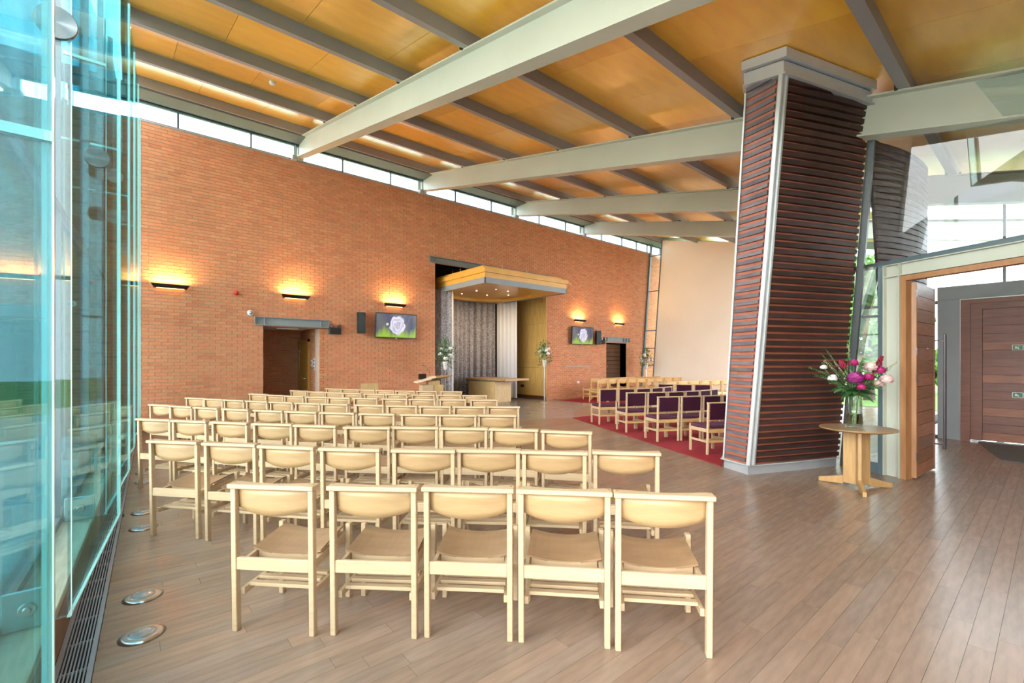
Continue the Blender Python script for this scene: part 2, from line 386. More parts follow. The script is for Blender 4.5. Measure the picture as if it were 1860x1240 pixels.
# ------------------------------------------------------------------ brick wall
ZW = 6.75
HOLES = [(2.588, 3.946, 2.40), (7.517, 12.51, 4.66), (16.17, 17.62, 2.34)]
def wall_end(z): return 18.75 + 0.1156 * z
wb = structure('wall_back')
mb = MB(); xs = -4.0
for (a, b, h) in HOLES:
    mb.box(xs, a, D, D + 0.36, 0, ZW); mb.box(a, b, D, D + 0.36, h, ZW); xs = b
mb.box(xs, 21.5, D, D + 0.36, 0, ZW)
obj('mortar_backing', mb, 'mortar', wb)
BL, BH, J = 0.215, 0.065, 0.010
def lay(u0, u1, z0, z1, holes=(), extra=None):
    out = []; row = 0; z = z0
    while z < z1 - 0.03:
        zz = min(z + BH, z1)
        off = (row % 2) * (BL + J) / 2
        k = math.floor((u0 - off) / (BL + J)); x = k * (BL + J) + off
        while x < u1:
            a, b = max(x, u0), min(x + BL, u1); segs = [(a, b)]
            for (h0, h1, hz) in holes:
                if z < hz - 0.02:
                    ns = []
                    for (p, q) in segs:
                        if q <= h0 or p >= h1: ns.append((p, q)); continue
                        if p < h0: ns.append((p, h0))
                        if q > h1: ns.append((h1, q))
                    segs = ns
            for (p, q) in segs:
                if q - p > 0.02: out.append((p, q, z, zz))
            x += BL + J
        z += BH + J; row += 1
    return out
def brick_tint():
    k = random.choice([1, 1, 1.03, 0.97, 0.94, 1.06, 0.88]) * (1 + random.uniform(-0.05, 0.05))
    h = random.uniform(-0.08, 0.12); return (k, k * (1 + h), k * (1 + h * 1.2))
BR = lay(-4.0, 21.5, 0.0, ZW, HOLES)
full = [b for b in BR if abs(b[1] - b[0] - BL) < 1e-4 and b[0] > 0.28 and b[2] > 0.95]
full.sort(key=lambda b: ((b[0] + BL / 2) ** 2 + (b[2] - EYE) ** 2)); single = set(full[:300])
bmesh_v = []
for i in range(8):
    m1 = MB(); m1.tint = brick_tint(); m1.box(-BL / 2, BL / 2, -0.009, 0.004, -BH / 2, BH / 2)
    bmesh_v.append(m1.mesh('brick', M['brick'], tint=True, fix=False))
mb = MB()
for b in BR:
    if b in single:
        link('brick', random.choice(bmesh_v), wb, ((b[0] + b[1]) / 2, D - random.uniform(0, 0.0015), (b[2] + b[3]) / 2)); continue
    mb.tint = brick_tint(); pr = D - 0.009 - random.uniform(0, 0.0015)
    mb.box(b[0], b[1], pr, D + 0.004, b[2], b[3])
obj('brickwork', mb, 'brick', wb, tint=True, stuff=True, fix=False)
obj('coping', MB().box(-4, 21.5, D - 0.015, D + 0.4, ZW, ZW + 0.035), 'plinth', wb)

def brick_panel(name, a, b, z0, z1, parent, flip=1):
    """brickwork on an upright plane from plan point a to b (face to the left of a->b when flip=1)"""
    a = Vector(a); b = Vector(b); L_ = (b - a).length; d = (b - a) / L_; n = Vector((-d.y, d.x)) * flip
    mb = MB()
    for (p, q, lo, hi) in lay(0, L_, z0, z1):
        mb.tint = brick_tint(); P, Q = a + d * p, a + d * q; t = n * 0.009; s = -n * 0.004
        c = [P + s, Q + s, Q + t, P + t]
        if flip < 0: c = [Q + s, P + s, P + t, Q + t]
        mb.hexa([(v.x, v.y, lo) for v in c] + [(v.x, v.y, hi) for v in c])
    obj(name, mb, 'brick', parent, tint=True, stuff=True)
    mm = MB().wallbox(a, b, z0, z1, 0.12, -flip); obj('mortar_backing', mm, 'mortar', parent)

# passage behind the left doorway
wl = structure('wall_side')
brick_panel('brickwork', (3.96, D + 0.0), (3.96, 14.6), 0, 2.45, wl, 1)
brick_panel('brickwork', (0.6, 14.6), (3.96, 14.6), 0, 2.45, wl, -1)
obj('passage_ceiling', MB().box(0.6, 4.1, D + 0.36, 14.8, 2.42, 2.5), 'white', wl)
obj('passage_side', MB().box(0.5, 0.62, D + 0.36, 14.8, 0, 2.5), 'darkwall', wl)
obj('passage_floor', MB().box(0.5, 4.1, D, 14.8, -0.1, 0.0), 'grey_floor', wl)
tag(obj('ceiling_lamp', MB().box(3.0, 3.55, 13.3, 13.5, 2.375, 2.42), 'signw', bevel=0.01), 'flat white light fitting on the passage ceiling', 'lamp')
d1 = structure('door_1')
obj('door_leaf', MB().box(3.90, 3.945, 13.72, 14.5, 0.01, 2.07), 'oakdoor', d1, bevel=0.003)
obj('door_frame', MB().box(3.89, 3.955, 13.64, 13.715, 0, 2.14).box(3.89, 3.955, 14.505, 14.58, 0, 2.14).box(3.89, 3.955, 13.64, 14.58, 2.075, 2.14), 'oakdoor', d1)
obj('handle', MB().tube([(3.9, 13.79, 1.02), (3.84, 13.79, 1.02), (3.84, 13.92, 1.02)], 0.010), 'chrome', d1, smooth=True)
for z in (0.6, 1.45, 1.75): obj('hinge', MB().box(3.885, 3.90, 14.48, 14.52, z, z + 0.09), 'chrome', d1)
s1 = tag(obj('notice', MB().box(3.93, 3.948, 13.40, 13.52, 1.38, 1.55), 'signw'), 'small white notice beside the honey oak passage door', 'sign')
obj('symbol', MB().box(3.925, 3.93, 13.43, 13.448, 1.42, 1.51).box(3.925, 3.93, 13.472, 13.49, 1.42, 1.51), 'blue', s1)
s2 = tag(obj('notice', MB().box(3.93, 3.948, 13.18, 13.28, 1.28, 1.60), 'signw'), 'tall striped notice nearest the corner of the left doorway', 'sign')
for k in range(3): obj('stripe', MB().box(3.925, 3.93, 13.18, 13.28, 1.31 + k * 0.10, 1.35 + k * 0.10), 'blue', s2)
# recess behind the right doorway
wr_ = structure('wall_outer')
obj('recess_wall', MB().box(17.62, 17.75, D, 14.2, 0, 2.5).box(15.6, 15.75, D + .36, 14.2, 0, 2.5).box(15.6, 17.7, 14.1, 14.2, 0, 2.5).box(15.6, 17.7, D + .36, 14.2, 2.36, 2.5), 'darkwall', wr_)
obj('recess_floor', MB().box(15.6, 17.75, D, 14.2, -0.1, 0.0), 'grey_floor', wr_)
d2 = structure('door_2')
for k in range(12): obj('board', MB().box(16.42, 17.61, 13.12, 13.165, 0.02 + k * 0.19, 0.20 + k * 0.19), 'darkdoor', d2, bevel=0.004)
obj('handle', MB().lathe([(0.0, -0.02), (0.03, -0.015), (0.03, 0.0)], 10, (16.62, 13.11, 1.28), 'y'), 'chrome', d2)
obj('door_frame', MB().box(16.30, 16.41, 13.08, 13.2, 0, 2.34), 'darkwall', d2)

def lintel(name, x0, x1, z0, z1, label, mt, stiff):
    t = thing(name, label, 'lintel', (x0, D - 0.03, z0)); w = x1 - x0; h = z1 - z0
    obj('web', MB().box(0, w, 0.015, 0.03, 0, h), mt, t)
    obj('flange', MB().box(0, w, -0.045, 0.03, h - 0.018, h), mt, t); obj('flange', MB().box(0, w, -0.045, 0.03, 0, 0.018), mt, t)
    for s in stiff: obj('stiffener', MB().box(s, s + 0.014, -0.043, 0.03, 0.018, h - 0.018), mt, t)
    obj('soffit_plate', MB().box(0.1, w - 0.1, 0.03, 0.42, 0, 0.012), mt, t)
lintel('steel_lintel', 2.39, 4.19, 2.42, 2.63, 'blue grey steel lintel over the left doorway', 'lintel', (0, 0.21, 1.57, 1.786))
lintel('steel_lintel', 15.98, 17.80, 2.36, 2.58, 'pale steel lintel over the right doorway', 'lintel', (0, 0.2, 1.4, 1.6, 1.806))
lintel('steel_lintel', 7.30, 12.80, 4.66, 4.85, 'long dark steel lintel spanning the curtained alcove', 'lintel_d', (0, 0.2, 5.2, 5.486))
# ------------------------------------------------------------------ clerestory
BX = [3.45, 7.12, 10.98, 14.75, 18.5]
edges = [-4.0, -0.3] + BX + [21.4]
n = 0
for i in range(len(edges) - 1):
    a, b = edges[i], edges[i + 1]; n += 1
    w = structure('window_%d' % n)
    y0, y1 = D + 0.02, D + 0.09; zb, zt = ZW + 0.035, 7.20
    obj('window_frame', MB().box(a, b, y0, y1, zb, zb + 0.03).box(a, b, y0, y1, zt - 0.04, zt), 'mull', w)
    L_ = b - a; cuts = [a, a + 0.31 * L_, a + 0.70 * L_, b] if i else [a, a + 1.2, a + 2.5, b]
    for c in cuts[:-1]: obj('mullion', MB().box(c - 0.02, c + 0.02, y0, y1, zb + .03, zt - .04), 'mull', w)
    for p, q in zip(cuts[:-1], cuts[1:]): obj('pane', MB().box(p + 0.02, q - 0.02, y0 + 0.03, y0 + 0.036, zb + 0.03, zt - 0.04), 'clear', w)
obj_s = structure('trim_1', MB().box(-0.05, 21.4, 12.26, 12.84, 7.20, 7.34).box(-4, 21.4, D - 0.02, D + 0.16, 7.20, 7.50), 'soffit')

# ------------------------------------------------------------------ roof: beams, purlins, plywood ceiling
def ibeam(x, y0, y1, dep, label, m='steel'):
    t = thing('roof_beam', label, 'beam', (x, D, 0), 0, 'sloping steel roof beams')
    def sl(xa, xb, da, db):
        p = []
        for dz in (db, da):
            p += [(xa, y0 - D, ztop(y0) - dz), (xb, y0 - D, ztop(y0) - dz), (xb, y1 - D, ztop(y1) - dz), (xa, y1 - D, ztop(y1) - dz)]
        return MB().hexa(p)
    obj('web', sl(-0.012, 0.012, 0.02, dep - 0.02), m, t)
    obj('top_flange', sl(-0.10, 0.10, 0.0, 0.022), m, t); obj('bottom_flange', sl(-0.10, 0.10, dep - 0.022, dep), m, t)
    e = 0.0
    obj('end_plate', MB().box(-0.10, 0.10, y1 - D - 0.0, y1 - D + 0.02, ztop(y1) - dep, ztop(y1)), m, t)
    obj('bearing', MB().box(-0.09, 0.09, -0.02, 0.20, ZW + 0.035 - 0.0, ztop(D) - dep), m, t)
    return t
nm = ['nearest the camera, crossing the upper left', 'second from the camera, running behind the slatted pillar', 'third from the camera, nearly level across the hall', 'fourth from the camera, above the cream wall']
for i, x in enumerate(BX[:4]):
    t = ibeam(x, -3.2, D + 0.2, 0.50, 'pale green steel roof beam ' + nm[i])
    g = tag(obj('tie_rod', MB().tube([(x - 0.13, D - 0.12, ZW + 0.05), (x - 0.13, D - 0.12, ZW + 0.34), (x - 0.15, D - 0.12, ZW + 0.37)], 0.012).box(x - 0.22, x - 0.105, D - 0.18, D - 0.03, ZW - 0.02, ZW + 0.08), 'plinth'),
            'small steel rod and bearing on the brick wall at the ' + ['first', 'second', 'third', 'fourth'][i] + ' roof beam', 'bracket')
PY = [12.22, 10.40, 8.58, 6.76, 4.93, 3.08, 1.16, -0.7, -2.55]
onm = ['nearest the brick wall', 'second from the brick wall', 'third from the brick wall', 'fourth from the brick wall', 'fifth from the brick wall', 'sixth from the brick wall, beside the pillar cap', 'seventh from the brick wall, upper right corner', 'eighth from the brick wall', 'ninth from the brick wall']
S = 0.2244
for i, y in enumerate(PY):
    xe = 21.0 if y > 3.5 else 13.2
    t = thing('roof_purlin', 'grey steel roof purlin ' + onm[i], 'purlin', (0, y, ztop(y)), 0, 'grey purlins above the beams')
    def sl(y0, y1, z0, z1):
        x0 = -0.02
        return MB().hexa([(x0, y0, y0 * S + z0), (xe, y0, y0 * S + z0), (xe, y1, y1 * S + z0), (x0, y1, y1 * S + z0), (x0, y0, y0 * S + z1), (xe, y0, y0 * S + z1), (xe, y1, y1 * S + z1), (x0, y1, y1 * S + z1)])
    obj('web', sl(-0.05, 0.05, 0.02, 0.20), 'purlin', t); obj('flange', sl(-0.062, 0.062, 0.0, 0.02), 'purlin', t)
    for x in BX[:4]:
        if x < xe: obj('clip', MB().box(x - 0.14, x - 0.06, 0.052, 0.085, 0.004, 0.075), 'clip', t); obj('clip', MB().box(x + 0.05, x + 0.11, -0.1, -0.062, -0.02, 0.04), 'clip', t)
ce = structure('ceiling')
YS = [12.26] + PY[1:] + [-3.4]
PT = 0.20
for i in range(len(YS) - 1):
    y1, y0 = YS[i] - 0.0, YS[i + 1]
    x = -0.05 - (0.55 if i % 2 else 0.0)
    while x < 19.2:
        a, b = max(x, -0.05), x + 1.22
        if b - a > 0.05 and (b < 13.6 or y1 > 3.5):
            m1 = MB(); m1.tint = rnd_tint(0.13, 0.05); g = 0.003
            cx, cy = (a + b) / 2, (y0 + y1) / 2; hx, hy = (b - a) / 2 - g, (y1 - y0) / 2 - g
            z0 = 0
            m1.hexa([(-hx, -hy, -hy * S), (hx, -hy, -hy * S), (hx, hy, hy * S), (-hx, hy, hy * S)] + [(-hx, -hy, -hy * S + .015), (hx, -hy, -hy * S + .015), (hx, hy, hy * S + .015), (-hx, hy, hy * S + .015)])
            link('ceiling_panel', m1.mesh('ceiling_panel', M['ply'], tint=True, fix=False), ce, (cx, cy, ztop(cy) + PT))
        x += 1.22
def slab(x0, x1, y0, y1, z): return [(x0, y0, ztop(y0) + z), (x1, y0, ztop(y0) + z), (x1, y1, ztop(y1) + z), (x0, y1, ztop(y1) + z)]
obj('roof_deck', MB().hexa(slab(-0.08, 21.4, 3.2, 12.98, PT + 0.018) + slab(-0.08, 21.4, 3.2, 12.98, PT + 0.15)).hexa(slab(-0.08, 13.4, -3.5, 3.2, PT + 0.018) + slab(-0.08, 13.4, -3.5, 3.2, PT + 0.15)), 'soffit', ce)
obj('eaves_edge', MB().hexa(slab(-0.10, -0.06, -3.5, 12.98, 0.10) + slab(-0.10, -0.06, -3.5, 12.98, PT + 0.16)), 'soffit', ce)
zc = ztop(9.9) + PT
tag(obj('smoke_detector', MB().lathe([(0.0, -0.06), (0.045, -0.055), (0.06, -0.03), (0.06, 0.0)], 14, (2.1, 9.6, ztop(9.6) + PT)), 'white', smooth=True), 'round white smoke detector on the plywood ceiling', 'detector')

# ------------------------------------------------------------------ end wall (leaning, cream) and slanted window
def lean(z): return 18.75 + 0.1156 * z
mb = MB(); z1 = 7.6
mb.hexa([(lean(0), 5.6, 0), (lean(0) + .2, 5.6, 0), (lean(0) + .2, 12.15, 0), (lean(0), 12.15, 0), (lean(5.8), 5.6, 5.8), (lean(5.8) + .2, 5.6, 5.8), (lean(7.3) + .2, 12.15, 7.3), (lean(7.3), 12.15, 7.3)])
structure('wall_right', mb, 'plaster')
w = structure('window_8')
def leanbar(y0, y1, w0, w1, z0, z1): return MB().hexa([(lean(z0) + w0, y0, z0), (lean(z0) + w1, y0, z0), (lean(z0) + w1, y1, z0), (lean(z0) + w0, y1, z0), (lean(z1) + w0, y0, z1), (lean(z1) + w1, y0, z1), (lean(z1) + w1, y1, z1), (lean(z1) + w0, y1, z1)])
obj('mullion', leanbar(D - 0.10, D - 0.02, -0.05, 0.05, 0, 7.2), 'mull', w); obj('mullion', leanbar(12.13, 12.17, -0.03, 0.05, 0, 7.3), 'mull', w)
for z in (0.55, 1.3, 2.1, 2.95, 4.85, 6.6): obj('transom', leanbar(12.17, D - 0.1, -0.02, 0.04, z, z + 0.04), 'mull', w)
obj('pane', leanbar(12.17, D - 0.1, 0.0, 0.01, 0.05, 7.2), 'clear', w)

structure('wall_light_blocker', MB().box(-0.3, 13.2, -3.5, -3.4, 0, 3.9), 'sillf')  # unseen wall behind the camera, added and kept dark to cut frontal fill
# ------------------------------------------------------------------ left glass wall
def xg(y): return -0.47 + 0.035 * (y - 3)
def xf(y): return -0.28 + 0.035 * (y - 3)
def xd(y): return -0.137 + 0.03 * (y - 3)
Y0, Y1 = -0.6, 12.78
g = structure('window_9')
FY = [-0.6, 1.24, 3.04, 4.85, 6.7, 8.5, 10.3, 12.1]
mb = MB()
for y in FY: obj('mullion', MB().box(xg(y) - 0.06, xg(y) + 0.012, y - 0.02, y + 0.02, 0.3, 7.0), 'mull', g)
for z, h in ((0.30, 0.05), (2.66, 0.05)):
    obj('transom', MB().hexa([(xg(Y0) - .05, Y0, z), (xg(Y0) + .015, Y0, z), (xg(Y1) + .015, Y1, z), (xg(Y1) - .05, Y1, z), (xg(Y0) - .05, Y0, z + h), (xg(Y0) + .015, Y0, z + h), (xg(Y1) + .015, Y1, z + h), (xg(Y1) - .05, Y1, z + h)]), 'mull', g)
ys = FY + [Y1]
for a, b in zip(ys[:-1], ys[1:]):
    obj('pane', MB().wallbox((xg(a) - 0.02, a), (xg(b) - 0.02, b), 0.3, 7.0, 0.006), 'outer', g)
t = structure('trim_2')
def strip(x0, x1, y0, y1, z0, z1):
    return MB().hexa([(x0(y0), y0, z0), (x1(y0), y0, z0), (x1(y1), y1, z0), (x0(y1), y1, z0), (x0(y0), y0, z1), (x1(y0), y0, z1), (x1(y1), y1, z1), (x0(y1), y1, z1)])
yb = [-0.6, 0.6, 2.1, 3.9, 5.7, 7.5, 9.3, 11.1, 12.78]
for a, b in zip(yb[:-1], yb[1:]):
    obj('sill_board', strip(lambda y: xg(y) - 0.10, xf, a + 0.002, b - 0.002, 0.255, 0.30), 'sill', t, bevel=0.004)
obj('fascia', strip(lambda y: xg(y) - 0.10, lambda y: xf(y) - 0.012, Y0, Y1, 0.0, 0.255), 'sillf', t)
fins = [(1.66, -0.150), (3.04, -0.212), (4.85, -0.139), (6.7, -0.075), (8.5, -0.01), (10.3, 0.055), (12.1, 0.11)]
pos = ['nearest the camera, its edge cutting the left of the view', 'with the largest patch plate near the bottom left', 'second beyond the large patch plate', 'third beyond the large patch plate', 'fourth beyond the large patch plate', 'fifth beyond the large patch plate', 'farthest, beside the brick wall']
ED = {}
for k, (y, xr) in enumerate(fins):
    t = thing('glass_fin', 'upright teal glass fin ' + pos[k], 'glass', (xg(y), y, 0), 0, 'teal glass fins')
    w_ = xr - xg(y); zs = (0.31, 2.1, 6.0) if k == 0 else (0.31, 3.87, 6.3)
    if k == 0: zs = (0.31, 2.1, 5.0)
    for a, b in zip(zs[:-1], zs[1:]): obj('glass_sheet', MB().box(0.02, w_, -0.008, 0.008, a, b - 0.01), 'teal_fin', t)
    obj('joint', MB().box(0.02, w_, -0.01, 0.01, zs[1] - 0.01, zs[1] + (0.012 if k else 0.016)), 'edge', t)
    obj('lit_polished_edge', MB().box(w_, w_ + 0.004, -0.0085, 0.0085, zs[0], zs[-1]), 'edge', t)
    if k > 0:
        pw = min(0.18, w_ - 0.0)
        obj('patch_plate', MB().box(0.03, 0.03 + 0.175, -0.022, -0.010, 0.305, 0.485), 'patch', t, bevel=0.006)
        b_ = obj('bolt', MB().lathe([(0.0, -0.022), (0.012, -0.022), (0.016, -0.012), (0.028, -0.012), (0.033, 0.0)], 20, (0.115, -0.022, 0.395), 'y'), 'brushed', t, smooth=False)
        for z in (3.12, 3.57):
            xx = w_ - 0.05
            fd = obj('fixing_disc', MB().lathe([(0.0, -0.016), (0.075, -0.016), (0.078, -0.012), (0.078, 0.0)], 28, (0, 0, 0), 'y'), 'disc', t); fd.location = (xx, -0.010, z)
panels = [((-0.33, -0.4), (-0.15, 1.68)), ((-0.212, 3.04), (-0.049, 4.80)), ((-0.139, 4.87), (0.014, 6.68)), ((-0.075, 6.72), (0.075, 8.48)), ((-0.01, 8.52), (0.14, 10.28)), ((0.055, 10.32), (0.19, 12.08))]
pp = ['nearest the camera at the left edge', 'ending in the tall bright edge over the floor grille', 'second along the floor grille', 'third along the floor grille', 'fourth along the floor grille', 'farthest, next to the brick wall']
for k, (a, b) in enumerate(panels):
    t = thing('glass_screen', 'tall teal glass screen ' + pp[k], 'glass', (a[0], a[1], 0), 0, 'teal glass screens set like sawteeth')
    A = Vector((0, 0)); B = Vector((b[0] - a[0], b[1] - a[1])); zt = 5.1 + 0.25 * k if k == 0 else min(ztop(a[1]) - 0.05, 6.6)
    obj('glass_sheet', MB().wallbox(A, B, 0.31, zt, 0.012), 'teal', t)
    d = B.normalized()
    obj('lit_polished_edge', MB().wallbox(B, B + d * 0.012, 0.31, zt, 0.022), 'edge', t)
    obj('lit_polished_edge', MB().wallbox(A, B, 0.302, 0.311, 0.014), 'edge', t)
# floor grille
t = thing('floor_grille', 'long aluminium floor grille running beside the glass wall', 'grille', (0, 0, 0))
y0, y1 = 0.4, 12.7
obj('trough', strip(lambda y: xd(y) - 0.15, xd, y0, y1, -0.012, -0.010), 'void', t)
for a, b in ((-0.15, -0.128), (-0.022, 0.0)): obj('rim', strip(lambda y: xd(y) + a, lambda y: xd(y) + b, y0, y1, -0.012, 0.004), 'grille', t)
for k in range(7):
    a = -0.122 + k * 0.0145; obj('bar', strip(lambda y: xd(y) + a, lambda y: xd(y) + a + 0.007, y0, y1, -0.012, 0.003), 'grille', t)
for k in range(40):
    y = 0.7 + k * 0.30; obj('cross_bar', MB().box(xd(y) - 0.128, xd(y) - 0.022, y, y + 0.010, -0.012, 0.0015), 'grille', t)
un = ['nearest the camera', 'second from the camera', 'third from the camera', 'fourth from the camera', 'fifth from the camera', 'farthest, deep between chairs and glass']
for k, (x, y) in enumerate([(0.058, 3.28), (0.072, 3.81), (0.105, 5.38), (0.121, 5.93), (0.16, 7.4), (0.175, 8.0)]):
    t = thing('floor_uplight', 'round steel floor uplight ' + un[k], 'uplight', (x, y, 0.0), 0, 'floor uplights beside the grille')
    obj('ring', MB().lathe([(0.075, 0.012), (0.088, 0.012), (0.108, 0.001)], 28), 'brushed', t, smooth=True)
    obj('lens', MB().lathe([(0.0, 0.015), (0.05, 0.014), (0.075, 0.011), (0.075, 0.0)], 28), 'lens', t, smooth=True)
    obj('inner_ring', MB().lathe([(0.045, 0.0155), (0.050, 0.0175), (0.055, 0.0155)], 24, cap=False), 'brushed', t, smooth=True)

# ------------------------------------------------------------------ slatted pillar
def lerp(a, b, t): return a + (b - a) * t
A0, A1 = Vector((6.37, 2.67)), Vector((5.84, 2.07))
B0, B1 = Vector((7.88, 2.06)), Vector((7.15, 1.52))
E0, E1 = Vector((6.55, 3.07)), Vector((5.92, 2.49))
C0, C1 = Vector((8.25, 2.75)), Vector((7.7, 2.3)); D0, D1 = Vector((7.6, 3.45)), Vector((7.1, 2.95))
ZP0, ZP1 = 0.14, 4.86
def at(a0, a1, z): return a0.lerp(a1, (z - 0.0) / ZP1)
pil = thing('slatted_pillar', 'leaning dark timber slatted pillar with pale metal corner', 'pillar', (A0.x, A0.y, 0))
o0 = Vector((A0.x, A0.y))
def loc(v): return (v.x - o0.x, v.y - o0.y)
def shell(z):
    return [at(A0, A1, z), at(B0, B1, z), at(C0, C1, z), at(D0, D1, z), at(E0, E1, z)]
lo = [(*loc(p), ZP0) for p in shell(ZP0)]; hi = [(*loc(p), ZP1 - 0.02) for p in shell(ZP1)]
mb = MB().add(lo + hi, [(4, 3, 2, 1, 0), (5, 6, 7, 8, 9)] + [(i, (i + 1) % 5, 5 + (i + 1) % 5, 5 + i) for i in range(5)])
obj('backing', mb, 'cedar', pil)
def curve_pt(a, b, t, bulge):
    p = a.lerp(b, t); d = (b - a).normalized(); n = Vector((d.y, -d.x)); return p + n * bulge * 4 * t * (1 - t)
def slats(fa0, fa1, fb0, fb1, m, n, parent, segs, bulge, side, z0, z1, h, off=o0, t0=0.0, t1=1.0, proud=0.026, thick=0.045):
    for k in range(n):
        zc = z0 + (k + 0.5) * (z1 - z0) / n
        m1 = MB(); m1.tint = rnd_tint(0.25, 0.06)
        rows = []
        for i in range(segs + 1):
            tt = t0 + (t1 - t0) * i / segs
            pr = []
            for (dz, pd) in ((-h / 2, 0.002), (-h / 2, proud), (h / 2, proud), (h / 2 , 0.002)):
                z = zc + dz; a = at(fa0, fa1, z); b = at(fb0, fb1, z); d = (b - a).normalized(); nn = Vector((d.y, -d.x)) * side
                p = a.lerp(b, tt) + nn * (bulge * 4 * tt * (1 - tt) + pd - (0.05 * bulge if pd < .01 else 0))
                if pd < 0.01: p = a.lerp(b, tt) - nn * 0.01
                pr.append((p.x - off.x, p.y - off.y, z))
            rows.append(pr)
        vs = [q for r_ in rows for q in r_]; fs = []
        for i in range(segs):
            for j in range(4): fs.append((i * 4 + j, i * 4 + (j + 1) % 4, (i + 1) * 4 + (j + 1) % 4, (i + 1) * 4 + j))
        fs += [(3, 2, 1, 0), tuple(segs * 4 + j for j in range(4))]
        m1.add(vs, fs); obj('slat', m1, m, parent, tint=True)
NS = 54
slats(A0, A1, B0, B1, 'slat', NS, pil, 5, 0.03, 1, ZP0 + 0.01, ZP1 - 0.01, 0.056, t0=0.05)
slats(E0, E1, A0, A1, 'slat_l', NS + 1, pil, 1, 0.0, 1, ZP0 + 0.01, ZP1 + 0.08, 0.047, t1=0.90, proud=0.018)
# metal corner: angle with two wings and a half-round bead
def post(a0, a1, w, dx, dy, z0=ZP0, z1=ZP1):
    p0 = at(a0, a1, z0) - o0 + Vector((dx, dy)); p1 = at(a0, a1, z1) - o0 + Vector((dx, dy)); h = w / 2
    return MB().hexa([(p0.x - h, p0.y - h, z0), (p0.x + h, p0.y - h, z0), (p0.x + h, p0.y + h, z0), (p0.x - h, p0.y + h, z0), (p1.x - h, p1.y - h, z1), (p1.x + h, p1.y - h, z1), (p1.x + h, p1.y + h, z1), (p1.x - h, p1.y + h, z1)])
obj('corner_trim', post(A0, A1, 0.05, -0.035, -0.018), 'galv', pil, bevel=0.006)
obj('corner_trim', post(A0, A1, 0.05, 0.03, -0.045), 'galv', pil, bevel=0.006)
obj('corner_trim', post(E0, E1, 0.02, -0.03, 0.0), 'galv', pil)
obj('plinth', MB().prism([loc(A0 + Vector((-0.005, -0.01))), loc(curve_pt(A0, B0, .5, 0.02)), loc(B0), loc(C0), loc(D0), loc(E0)], 0, ZP0 - 0.015), 'plinth', pil)
obj('plinth_flashing', MB().prism([loc(A0 + Vector((-0.05, -0.05))), loc(curve_pt(A0, B0, .5, 0.07)), loc(B0 + Vector((0.0, -0.04))), loc(C0), loc(D0), loc(E0 + Vector((-0.06, 0.02)))], ZP0 - 0.015, ZP0), 'galv', pil)
def capring(g, z0, z1):
    P = [A1 + Vector((-g, -g)), B1 + Vector((-0.05, -g)), C1, D1, E1 + Vector((-g, g * .3))]
    vs = [(p.x - o0.x, p.y - o0.y, z0 + S * (p.y - A1.y)) for p in P] + [(p.x - o0.x, p.y - o0.y, z1 + S * (p.y - A1.y)) for p in P]
    return MB().add(vs, [(4, 3, 2, 1, 0), (5, 6, 7, 8, 9)] + [(i, (i + 1) % 5, 5 + (i + 1) % 5, 5 + i) for i in range(5)])
obj('cap', capring(0.07, 4.85, 4.865), 'galv', pil); obj('cap', capring(0.045, 4.865, 5.01), 'galv', pil); obj('cap', capring(0.03, 5.01, 5.03), 'soffit', pil); obj('cap', capring(0.09, 5.03, 5.14), 'galv', pil)

# outer slatted screen wall seen through the glazing
ow = thing('slatted_wall', 'curved silvery slatted wall outside, behind the upper glass', 'wall', (8.9, 1.8, 0))
oo = Vector((8.9, 1.8))
P0, P1_ = Vector((9.35, 1.72)), Vector((8.30, 1.76)); Q0, Q1 = Vector((10.2, 1.42)), Vector((10.2, 1.40))
slats(P0, P1_, Q0, Q1, 'slat_o', 52, ow, 6, 0.10, 1, 0.12, 4.75, 0.075, off=oo)
R0 = Vector((10.6, 1.75))
slats(Q0, Q1, R0, R0, 'slat_o', 52, ow, 2, 0.0, 1, 0.12, 4.75, 0.078, off=oo)
mb = MB()
for (a0, a1, b0, b1) in ((P0, P1_, Q0, Q1), (Q0, Q1, R0, R0)):
    pa, pb, pc, pd = a0 - oo, b0 - oo, b1 - oo, a1 - oo; nn = Vector((0, 0.03))
    mb.hexa([(pa.x, pa.y, .05), (pb.x, pb.y, .05), (pb.x, pb.y + .03, .05), (pa.x, pa.y + .03, .05), (pd.x, pd.y, 4.8), (pc.x, pc.y, 4.8), (pc.x, pc.y + .03, 4.8), (pd.x, pd.y + .03, 4.8)])
obj('backing', mb, 'clip', ow)

# ------------------------------------------------------------------ glazed screen with doorway
sc0 = Vector((7.776, 1.483)); u = Vector((-0.38, -0.925)).normalized()
un_ = Vector((-u.y, u.x)) * 1.0         # points to +x side (lobby)
if un_.x < 0: un_ = -un_
def sp(t, o=0.0): p = sc0 + u * t + un_ * o; return (p.x, p.y)
def sbox(t0, t1, o0_, o1_, z0, z1):
    q = [sp(t0, o0_), sp(t1, o0_), sp(t1, o1_), sp(t0, o1_)]
    return MB().hexa([(x, y, z0) for x, y in q] + [(x, y, z1) for x, y in q])
w = structure('door_3')
TE = 2.6
obj('steel_post', sbox(0.0, 0.197, 0.02, 0.035, 0, 2.80), 'steel', w)
obj('post_flange', sbox(0.0, 0.012, -0.04, 0.08, 0, 2.80), 'steel', w); obj('post_flange', sbox(0.185, 0.197, -0.04, 0.08, 0, 2.80), 'steel', w)
obj('steel_header', sbox(0.197, TE, 0.02, 0.035, 2.64, 2.80), 'steel', w)
obj('header_flange', sbox(0.0, TE, -0.04, 0.08, 2.79, 2.80), 'steel', w); obj('header_flange', sbox(0.0, TE, -0.04, 0.08, 2.635, 2.647), 'steel', w)
